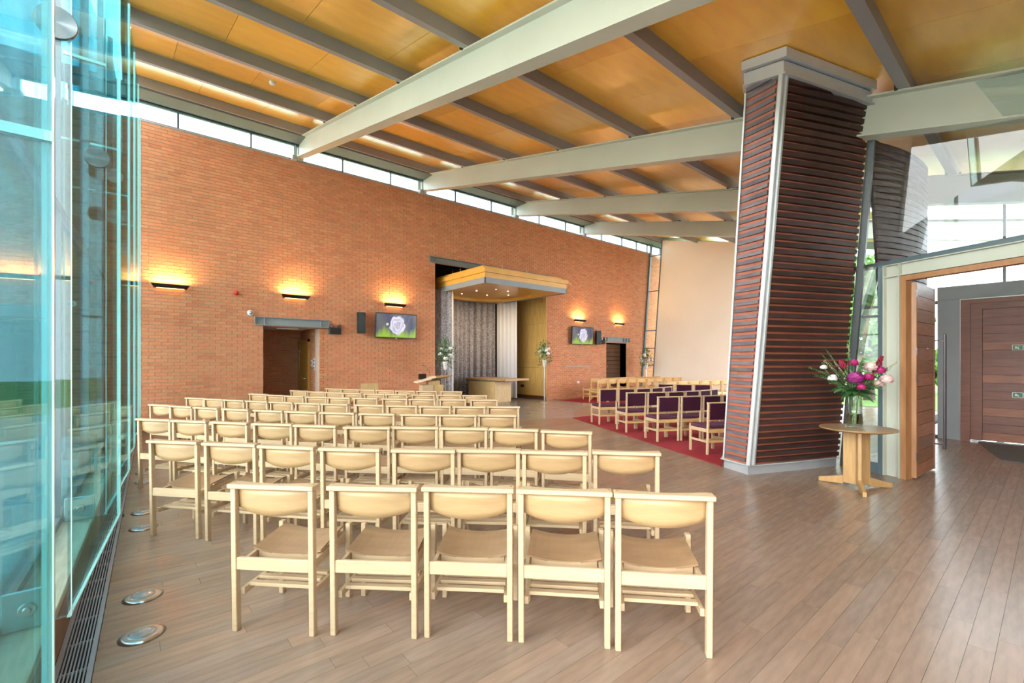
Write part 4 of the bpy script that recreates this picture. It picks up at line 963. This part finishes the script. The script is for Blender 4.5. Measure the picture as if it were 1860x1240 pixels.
ROWS = [[(0.593, 2.798, -46.2), (1.012, 2.404, -44.0), (1.402, 2.05, -44.6), (1.764, 1.676, -46.8), (2.107, 1.292, -47.3)], [(0.275, 4.889, -49.8), (0.63, 4.438, -49.3), (0.961, 3.997, -50.1), (1.321, 3.576, -46.2), (1.74, 3.148, -43.2), (2.127, 2.822, -43.2), (2.471, 2.448, -46.5), (2.877, 2.085, -48.1)], [(0.21, 6.885, -52.8), (0.518, 6.435, -53.1), (0.851, 5.985, -54.2), (1.194, 5.533, -51.8), (1.513, 5.097, -50.3), (1.893, 4.618, -44.8), (2.273, 4.292, -43.5), (2.631, 3.913, -44.4), (2.975, 3.526, -50.3), (3.272, 3.079, -53.6)], [(0.358, 9.074, -60.0), (0.59, 8.583, -60.4), (0.856, 8.076, -60.1), (1.155, 7.56, -58.9), (1.473, 7.058, -56.7), (1.781, 6.608, -54.5), (2.118, 6.155, -52.2), (2.477, 5.711, -49.8), (2.86, 5.278, -47.2), (3.212, 4.917, -45.2), (3.584, 4.575, -44.8)], [(0.924, 10.309, -61.3), (1.155, 9.819, -61.2), (1.403, 9.319, -60.9), (1.666, 8.821, -60.5), (1.939, 8.335, -59.0), (2.221, 7.867, -57.0), (2.507, 7.424, -55.0), (2.872, 6.908, -52.5), (3.21, 6.474, -49.7), (3.559, 6.071, -47.0), (3.931, 5.692, -45.7), (4.313, 5.352, -45.4)], [(2.047, 10.728, -62.2), (2.235, 10.158, -61.3), (2.466, 9.619, -60.5), (2.73, 9.117, -58.2), (3.005, 8.674, -55.3), (3.339, 8.203, -53.0), (3.699, 7.749, -50.4), (4.044, 7.348, -48.4), (4.426, 6.928, -47.2), (4.814, 6.514, -46.6)], [(2.994, 11.298, -63.5), (3.187, 10.657, -63.1), (3.401, 10.109, -61.5), (3.628, 9.639, -59.9), (3.913, 9.149, -56.6), (4.206, 8.721, -53.5), (4.57, 8.259, -50.1), (4.929, 7.854, -47.2), (5.296, 7.473, -46.0)], [(3.866, 11.488, -62.3), (4.084, 11.041, -62.3), (4.313, 10.568, -61.5), (4.57, 10.079, -58.9), (4.851, 9.615, -55.5), (5.171, 9.182, -50.2), (5.563, 8.771, -46.1)]]
proto = make_chair('birch', 'birch_v', 'seat_v'); index_kids(proto); used = False
RN = ['rearmost pale row', 'second pale row from the back', 'third pale row from the back', 'fourth pale row from the back', 'fifth pale row from the back', 'sixth pale row from the back', 'seventh pale row from the back', 'front pale row by the lectern']
for r_, row in enumerate(ROWS):
    for k, (x, y, a) in enumerate(row):
        o = proto if not used else copy_tree(proto); used = True
        n_ = Vector((-math.sin(R(a)), math.cos(R(a))))
        o.location = (x + n_.x * 0.268, y + n_.y * 0.268, 0); o.rotation_euler = (0, 0, R(a))
        o['label'] = 'birch chair, %s from the glass wall, %s' % (ORD[k], RN[r_]); o['category'] = 'chair'; o['group'] = 'pale wooden chairs in curved rows'
proto2 = make_chair('birch_warm', 'birch_warm_v'); index_kids(proto2); used = False
LR = [((13.0, 10.65), -8, 9, 'middle yellow-lit row'), ((13.45, 8.15), -14, 6, 'rear yellow-lit row'), ((13.7, 11.55), -6, 8, 'front yellow-lit row by the brick wall')]
for (s0, a, n_, rn) in LR:
    for k in range(n_):
        d = Vector((math.cos(R(a)), math.sin(R(a)))); p = Vector(s0) + d * 0.52 * k + d * 0.25; nn = Vector((-d.y, d.x)) * 0.268
        o = proto2 if not used else copy_tree(proto2); used = True
        o.location = (p.x + nn.x, p.y + nn.y, 0.01); o.rotation_euler = (0, 0, R(a))
        o['label'] = 'yellow-lit birch chair, %s from the aisle, %s' % (ORD[k], rn); o['category'] = 'chair'; o['group'] = 'yellow-lit chairs below the cream wall'

def make_padded():
    t = thing('padded_chair', '', 'chair'); W2 = 0.235
    for sx in (-1, 1):
        a, b = sx * W2, sx * (W2 - 0.036); x0, x1 = min(a, b), max(a, b)
        obj('rear_leg', MB().hexa([(x0, -0.235, 0), (x1, -0.235, 0), (x1, -0.198, 0), (x0, -0.198, 0), (x0, -0.262, 0.83), (x1, -0.262, 0.83), (x1, -0.230, 0.83), (x0, -0.230, 0.83)]), 'birch', t, bevel=0.006)
        obj('front_leg', MB().box(x0, x1, 0.20, 0.236, 0, 0.455), 'birch', t, bevel=0.005)
        i0, i1 = sx * (W2 - 0.006), sx * (W2 - 0.03)
        obj('side_rail', MB().box(i0, i1, -0.20, 0.20, 0.36, 0.415), 'birch', t, bevel=0.003); obj('stretcher', MB().box(i0, i1, -0.20, 0.20, 0.19, 0.225), 'birch', t, bevel=0.003)
    obj('rear_rail', MB().box(-W2 + .036, W2 - .036, -0.23, -0.205, 0.35, 0.41), 'birch_warm', t, bevel=0.003)
    obj('shelf', MB().box(-W2 + .036, W2 - .036, -0.22, -0.20, 0.19, 0.225).box(-W2 + .03, W2 - .03, -0.12, -0.08, 0.20, 0.215).box(-W2 + .03, W2 - .03, -0.02, 0.02, 0.20, 0.215), 'birch_warm', t)
    obj('front_rail', MB().box(-W2 + .036, W2 - .036, 0.20, 0.225, 0.36, 0.415), 'birch', t)
    obj('top_rail', MB().box(-W2 - 0.003, W2 + 0.003, -0.272, -0.222, 0.828, 0.85), 'birch', t, bevel=0.006)
    obj('seat_cushion', MB().box(-W2 + .01, W2 - .01, -0.195, 0.215, 0.418, 0.468), 'purple_s', t, bevel=0.016)
    obj('back_pad', MB().hexa([(-0.197, -0.258, 0.565), (0.197, -0.258, 0.565), (0.197, -0.215, 0.565), (-0.197, -0.215, 0.565), (-0.197, -0.268, 0.822), (0.197, -0.268, 0.822), (0.197, -0.222, 0.822), (-0.197, -0.222, 0.822)]), 'purple', t, bevel=0.008)
    return t
proto3 = make_padded(); index_kids(proto3); used = False
PR = [((7.12, 3.60), [-26, -20, -12], 'rearmost purple row beside the pillar'), ((7.56, 4.79), [-27, -23, -17, -10, -4], 'second purple row from the back'), ((8.04, 5.84), [-27, -24, -17, -9, -1, 8], 'third purple row from the back'), ((8.54, 6.97), [-26, -21, -13, -4, 6], 'fourth purple row from the back'), ((11.9, 7.55), [-62, -58, -52], 'short purple row before the yellow-lit chairs')]
for (s0, angs, rn) in PR:
    p = Vector(s0)
    for k, a in enumerate(angs):
        d = Vector((math.cos(R(a)), math.sin(R(a)))); c = p + d * 0.245; nn = Vector((-d.y, d.x)) * 0.262; p = p + d * 0.50
        o = proto3 if not used else copy_tree(proto3); used = True
        o.location = (c.x + nn.x, c.y + nn.y, 0.011); o.rotation_euler = (0, 0, R(a))
        o['label'] = 'purple padded chair, %s from the aisle, %s' % (ORD[k], rn); o['category'] = 'chair'; o['group'] = 'purple padded chairs on the red carpet'

# ------------------------------------------------------------------ side table, vase and flowers
TX, TY = 6.72, 1.54
t = thing('side_table', 'round oak side table beside the slatted pillar', 'table', (TX, TY, 0), R(4))
obj('table_top', MB().lathe([(0.0, 0.695), (0.33, 0.695), (0.385, 0.712), (0.39, 0.72), (0.385, 0.726), (0.0, 0.726)], 48), 'oak', t, smooth=False)
for k in range(3):
    a = R(180 + 18 + 120 * k) ; c, s = math.cos(a), math.sin(a)
    def q(rr_, tt, z): return (c * rr_ - s * tt, s * rr_ + c * tt, z)
    h = 0.019
    obj('column_blade', MB().hexa([q(0.006, -h, 0.04), q(0.145, -h, 0.04), q(0.145, h, 0.04), q(0.006, h, 0.04), q(0.006, -h, 0.695), q(0.145, -h, 0.695), q(0.145, h, 0.695), q(0.006, h, 0.695)]), 'oak_leg', t, bevel=0.003)
    obj('foot', MB().hexa([q(0.147, -h, 0.02), q(0.42, -h, 0.0), q(0.42, h, 0.0), q(0.147, h, 0.02), q(0.147, -h, 0.125), q(0.42, -h, 0.055), q(0.42, h, 0.055), q(0.147, h, 0.125)]), 'oak_leg', t, bevel=0.003)
VX, VY = TX - 0.0, TY + 0.03
t = thing('vase', 'clear glass vase of water on the round oak table', 'vase', (VX, VY, 0.727))
obj('glass', MB().lathe([(0.0, 0.0), (0.088, 0.0), (0.092, 0.02), (0.078, 0.20), (0.076, 0.36), (0.084, 0.40), (0.080, 0.40), (0.071, 0.36), (0.073, 0.20), (0.084, 0.025), (0.0, 0.015)], 28, cap=False), 'vaseg', t, smooth=True)
obj('water', MB().lathe([(0.0, 0.017), (0.082, 0.026), (0.073, 0.16), (0.0, 0.16)], 24, cap=False), 'water', t, smooth=True)
rng = random.Random(11)
bq = thing('bouquet', 'mixed magenta, plum and pale pink bouquet in the glass vase', 'flowers', (VX, VY, 0.745))
rx, ry = 0.766, -0.643
def sv(a, b, z): return Vector((rx * a + 0.643 * b, ry * a + 0.766 * b, z))      # a: to the right, b: away from the doorway side
def leafblade(mb, p, d, L_, w_, droop=0.3, n=4):
    d = Vector(d).normalized(); side = d.cross(Vector((0, 0, 1)))
    if side.length < .05: side = Vector((1, 0, 0))
    side.normalize(); side = (side + Vector((rng.uniform(-.4, .4), rng.uniform(-.4, .4), rng.uniform(-.5, .5)))).normalized()
    vs = []; p = Vector(p)
    for i in range(n + 1):
        s = i / n; ww = w_ * math.sin(math.pi * min(1, s * 0.9 + 0.1)) * 0.5; c = p + d * L_ * s + Vector((0, 0, -droop * L_ * s * s)); vs += [c - side * ww, c + side * ww]
    mb.add(vs, [(2 * i, 2 * i + 1, 2 * i + 3, 2 * i + 2) for i in range(n)])
def flower_head(mb, c, r_, layers=4, per=7):
    """a full double bloom: overlapping cupped petals spread over a ball"""
    c = Vector(c); n = layers * per * 2
    for k in range(n):
        z = 1 - 1.55 * (k + .5) / n; a = k * 2.39996; q = math.sqrt(max(0, 1 - z * z))
        d = Vector((q * math.cos(a), q * math.sin(a), z)); s_ = d.cross(Vector((0.01, 0, 1))).normalized(); u_ = s_.cross(d).normalized()
        u_ = -u_ if u_.z < 0 else u_; R_ = r_ * rng.uniform(.78, 1.0) * (0.8 + 0.2 * q); w_ = r_ * rng.uniform(.26, .40)
        p0 = c + d * R_ * 0.45 - u_ * w_ * .5; p1 = c + d * R_ * 0.9; p2 = c + d * R_ + u_ * w_ * .9
        mb.add([p0 - s_ * w_ * .5, p0 + s_ * w_ * .5, p1 + s_ * w_, p1 - s_ * w_, p2 + s_ * w_ * .7, p2 - s_ * w_ * .7], [(0, 1, 2, 3), (3, 2, 4, 5)])
heads = [('plum', -0.03, -0.05, 0.56, 0.10, 'plum coloured peony'), ('magenta', 0.13, -0.05, 0.58, 0.062, None), ('magenta', -0.03, -0.02, 0.75, 0.06, None), ('magenta', 0.02, -0.08, 0.46, 0.055, None), ('magenta', 0.30, -0.02, 0.66, 0.058, None),
         ('pinkr', 0.19, 0.0, 0.70, 0.078, None), ('pinkr', 0.37, -0.02, 0.55, 0.075, None), ('pinkr', 0.33, 0.05, 0.50, 0.06, None), ('whitef', -0.28, -0.02, 0.57, 0.055, None), ('whitef', -0.36, 0.02, 0.70, 0.04, None)]
for (m_, a, b, z, r_, lab) in heads:
    c = sv(a, b, z); base = sv(rng.uniform(-.05, .05), rng.uniform(-.05, .05), 0.03); mid = sv(a * .15, b * .15, 0.36)
    s = obj('flower_stem', MB().tube([base, mid, c], 0.0035, 5), 'stem', bq)
    mb = MB(); flower_head(mb, c, r_, 4, 8); mb.ball(c + Vector((0, 0, r_ * .2)), r_ * 0.55, seg=8, rings=5)
    o = obj('bloom', mb, m_, bq, fix=False)
    if lab: o['label'] = lab
for (a, z, a2, z2) in ((0.24, 0.64, 0.33, 0.84), (-0.12, 0.70, -0.17, 0.79)):
    mb = MB(); p0 = sv(a, 0, z); p1 = sv(a2, 0, z2)
    for i in range(60):
        s = i / 60; c = p0.lerp(p1, s); rr_ = 0.030 * (1 - abs(s - .4)); an = i * 2.4; mb.ball(c + Vector((math.cos(an) * rr_, math.sin(an) * rr_, 0)), 0.012, seg=5, rings=3)
    obj('plume', mb, 'wine', bq); obj('flower_stem', MB().tube([sv(0, 0, 0.03), sv(a * .2, 0, .36), p0], 0.0035, 5), 'stem', bq)
for (a, z, dr, lab) in ((-0.52, 0.70, .25, 1), (-0.38, 0.86, .35, 1), (-0.30, 0.92, .3, 1), (-0.42, 0.60, .2, 1), (-0.33, 0.52, .1, 1), (0.10, 0.80, .1, 1), (0.40, 0.50, .2, 1), (-0.2, 0.47, .1, 1), (-0.12, 0.83, .2, 1), (0.02, 0.66, .2, 1), (0.2, 0.5, .2, 1), (0.35, 0.68, .2, 1), (-0.28, 0.66, .2, 1), (-0.2, 0.60, .2, 1), (-0.34, 0.74, .2, 1), (-0.1, 0.62, .2, 1), (0.12, 0.66, .2, 1), (0.28, 0.58, .2, 1), (0.3, 0.44, .2, 1), (-0.26, 0.42, .2, 1), (-0.45, 0.66, .2, 1), (0.06, 0.74, .2, 1)):
    mb = MB(); b = rng.uniform(-.08, .08); p0 = sv(a * .12, b * .2, 0.37); p1 = sv(a, b, z); n_ = 16
    for i in range(n_ + 1):
        s = i / n_; c = p0.lerp(p1, s) + Vector((0, 0, math.sin(s * math.pi) * 0.06))
        for sd in (-1, 1):
            dv = (p1 - p0).normalized() + sv(0, sd * .8, 0) + Vector((0, 0, sd * .6)); leafblade(mb, c, dv, 0.09 * (1 - s * .5), 0.022, 0.2, 3)
    mb.tube([p0, p0.lerp(p1, .5) + Vector((0, 0, .06)), p1], 0.0022, 4); obj('fern_frond', mb, 'fern', bq, fix=False)
for (a, z) in ((-0.06, 1.0), (-0.40, 0.80), (0.12, 0.88), (-0.22, 0.78), (0.50, 0.78), (0.06, 0.78)):
    mb = MB(); p0 = sv(0, 0, 0.40); p1 = sv(a, rng.uniform(-.05, .05), z)
    mb.tube([p0, p0.lerp(p1, .55) + Vector((0, 0, .03)), p1], 0.0018, 4)
    for i in range(26): s = .45 + .55 * i / 26; mb.ball(p0.lerp(p1, s) + Vector((rng.uniform(-.012, .012), rng.uniform(-.012, .012), rng.uniform(-.006, .03 * (1 - s)))), 0.0065, seg=5, rings=3)
    obj('catkin_spray', mb, 'fern_l', bq)
for k in range(40):
    a = rng.uniform(-.9, .9); ang = rng.uniform(-1, 1); mb = MB(); dv = sv(math.sin(a * 1.6), math.cos(a) * rng.uniform(-.8, .5), rng.uniform(-0.05, .45))
    leafblade(mb, sv(rng.uniform(-.05, .05), 0, 0.37 + rng.uniform(0, .1)), dv, rng.uniform(.16, .27), rng.uniform(.045, .075), 0.35, 5); obj('leaf', mb, 'leaf', bq, fix=False)

# pedestal flower arrangements
def pedestal(loc_, zv, lab1, lab2, seed, green='leaf'):
    rg = random.Random(seed)
    t = thing('flower_stand', lab1, 'stand', loc_)
    obj('base', MB().lathe([(0.0, 0.0), (0.15, 0.0), (0.15, 0.02), (0.02, 0.03)], 20), 'oak', t); obj('pole', MB().tube([(0, 0, 0.02), (0, 0, zv)], 0.014, 8), 'brushed', t)
    obj('vase', MB().lathe([(0.03, zv), (0.05, zv + .02), (0.075, zv + 0.22), (0.08, zv + 0.25), (0.0, zv + .24)], 16), 'white', t, smooth=True)
    b = thing('flower_arrangement', lab2, 'flowers', (loc_[0], loc_[1], zv + 0.245))
    mb = MB(); 
    for k in range(420):
        a = rg.uniform(0, 6.28); el = rg.uniform(-.9, 1.5); r_ = rg.uniform(.05, .36); c = Vector((math.cos(a) * math.cos(el) * r_ * .9, math.sin(a) * math.cos(el) * r_ * .8, 0.18 + math.sin(el) * r_ * 1.5))
        dv = (c - Vector((0, 0, .1))).normalized(); side = Vector((rg.uniform(-1, 1), rg.uniform(-1, 1), rg.uniform(-1, 1))).normalized() * 0.03
        mb.add([c - side, c + dv * .04 - side.cross(dv) * .3, c + side, c + dv * .09], [(0, 1, 2, 3)])
    obj('foliage', mb, green, b, stuff=True, fix=False)
    for k in range(11):
        a = rg.uniform(0, 6.28); el = rg.uniform(-.3, 1.4); r_ = rg.uniform(.12, .26); c = (math.cos(a) * math.cos(el) * r_, math.sin(a) * math.cos(el) * r_, 0.18 + math.sin(el) * r_ * 1.4)
        m1 = MB(); flower_head(m1, c, 0.075, 3, 6); m1.ball(c, 0.04, seg=6, rings=4); obj('bloom', m1, 'whitef', b, fix=False)
    obj('stems', MB().tube([(0, 0, 0), (0.0, 0, 0.2)], 0.02, 6), 'stem', b)
pedestal((7.35, 11.9, 0), 1.25, 'slender flower stand behind the lectern', 'white and green flower arrangement behind the lectern', 1)
pedestal((11.75, 12.15, 0), 1.30, 'slender flower stand before the oak alcove panels', 'white and green flower arrangement before the oak alcove panels', 2)
pedestal((17.9, 11.9, 0.01), 1.15, 'pale flower stand beside the slanted far window', 'trailing green arrangement beside the slanted far window', 3)

# ------------------------------------------------------------------ outdoors
gr = structure('ground', MB().box(-60, 90, -50, 80, -0.4, -0.13), 'grass')
tag(obj('bounce_paving', MB().box(-14, -0.6, -16, 26, -0.13, -0.10).box(-0.6, 13.0, -16, -3.55, -0.13, -0.10), 'paving'), 'broad pale paving added outside the glass wall to bounce daylight', 'paving')  # added ground reflector, throws daylight up to the ceiling
tag(obj('path', MB().box(13.05, 26, -9, 1.9, -0.13, -0.02), 'paving'), 'pale grey paving outside beyond the lobby glass', 'path')
def tree(x, y, h, rr_, lab, seed):
    rg = random.Random(seed); t = thing('tree', lab, 'tree', (x, y, -0.13), 0, 'garden trees')
    obj('trunk', MB().tube([(0, 0, 0), (0.1, 0, h * .35), (0, 0.1, h * .7)], [0.22, 0.15, 0.06], 8), 'trunk', t)
    mb = MB()
    for k in range(2600):
        a = rg.uniform(0, 6.28); el = rg.uniform(-1.2, 1.5); q = rr_ * (0.55 + 0.45 * rg.random() ** .5) * (1 + .2 * math.sin(5 * a + 3 * el)); c = Vector((math.cos(a) * math.cos(el) * q, math.sin(a) * math.cos(el) * q, h * .62 + math.sin(el) * q * h * .42 / rr_))
        s1_ = Vector((rg.uniform(-1, 1), rg.uniform(-1, 1), rg.uniform(-1, 1))).normalized() * .16; s2x = s1_.cross(Vector((rg.uniform(-1, 1), rg.uniform(-1, 1), rg.uniform(-1, 1)))).normalized() * .12
        mb.add([c - s1_, c + s2x, c + s1_, c - s2x], [(0, 1, 2, 3)])
    obj('crown', mb, 'leafy', t, stuff=True, fix=False)
tree(24.0, 5.1, 5.0, 1.9, 'leafy tree seen through the narrow glass beside the pillar', 1)
tree(31.0, 7.2, 7.0, 2.6, 'taller garden tree farther behind the narrow glass', 2)
tree(30.5, 3.0, 2.2, 1.2, 'low rounded garden bush beyond the lobby glass', 3)
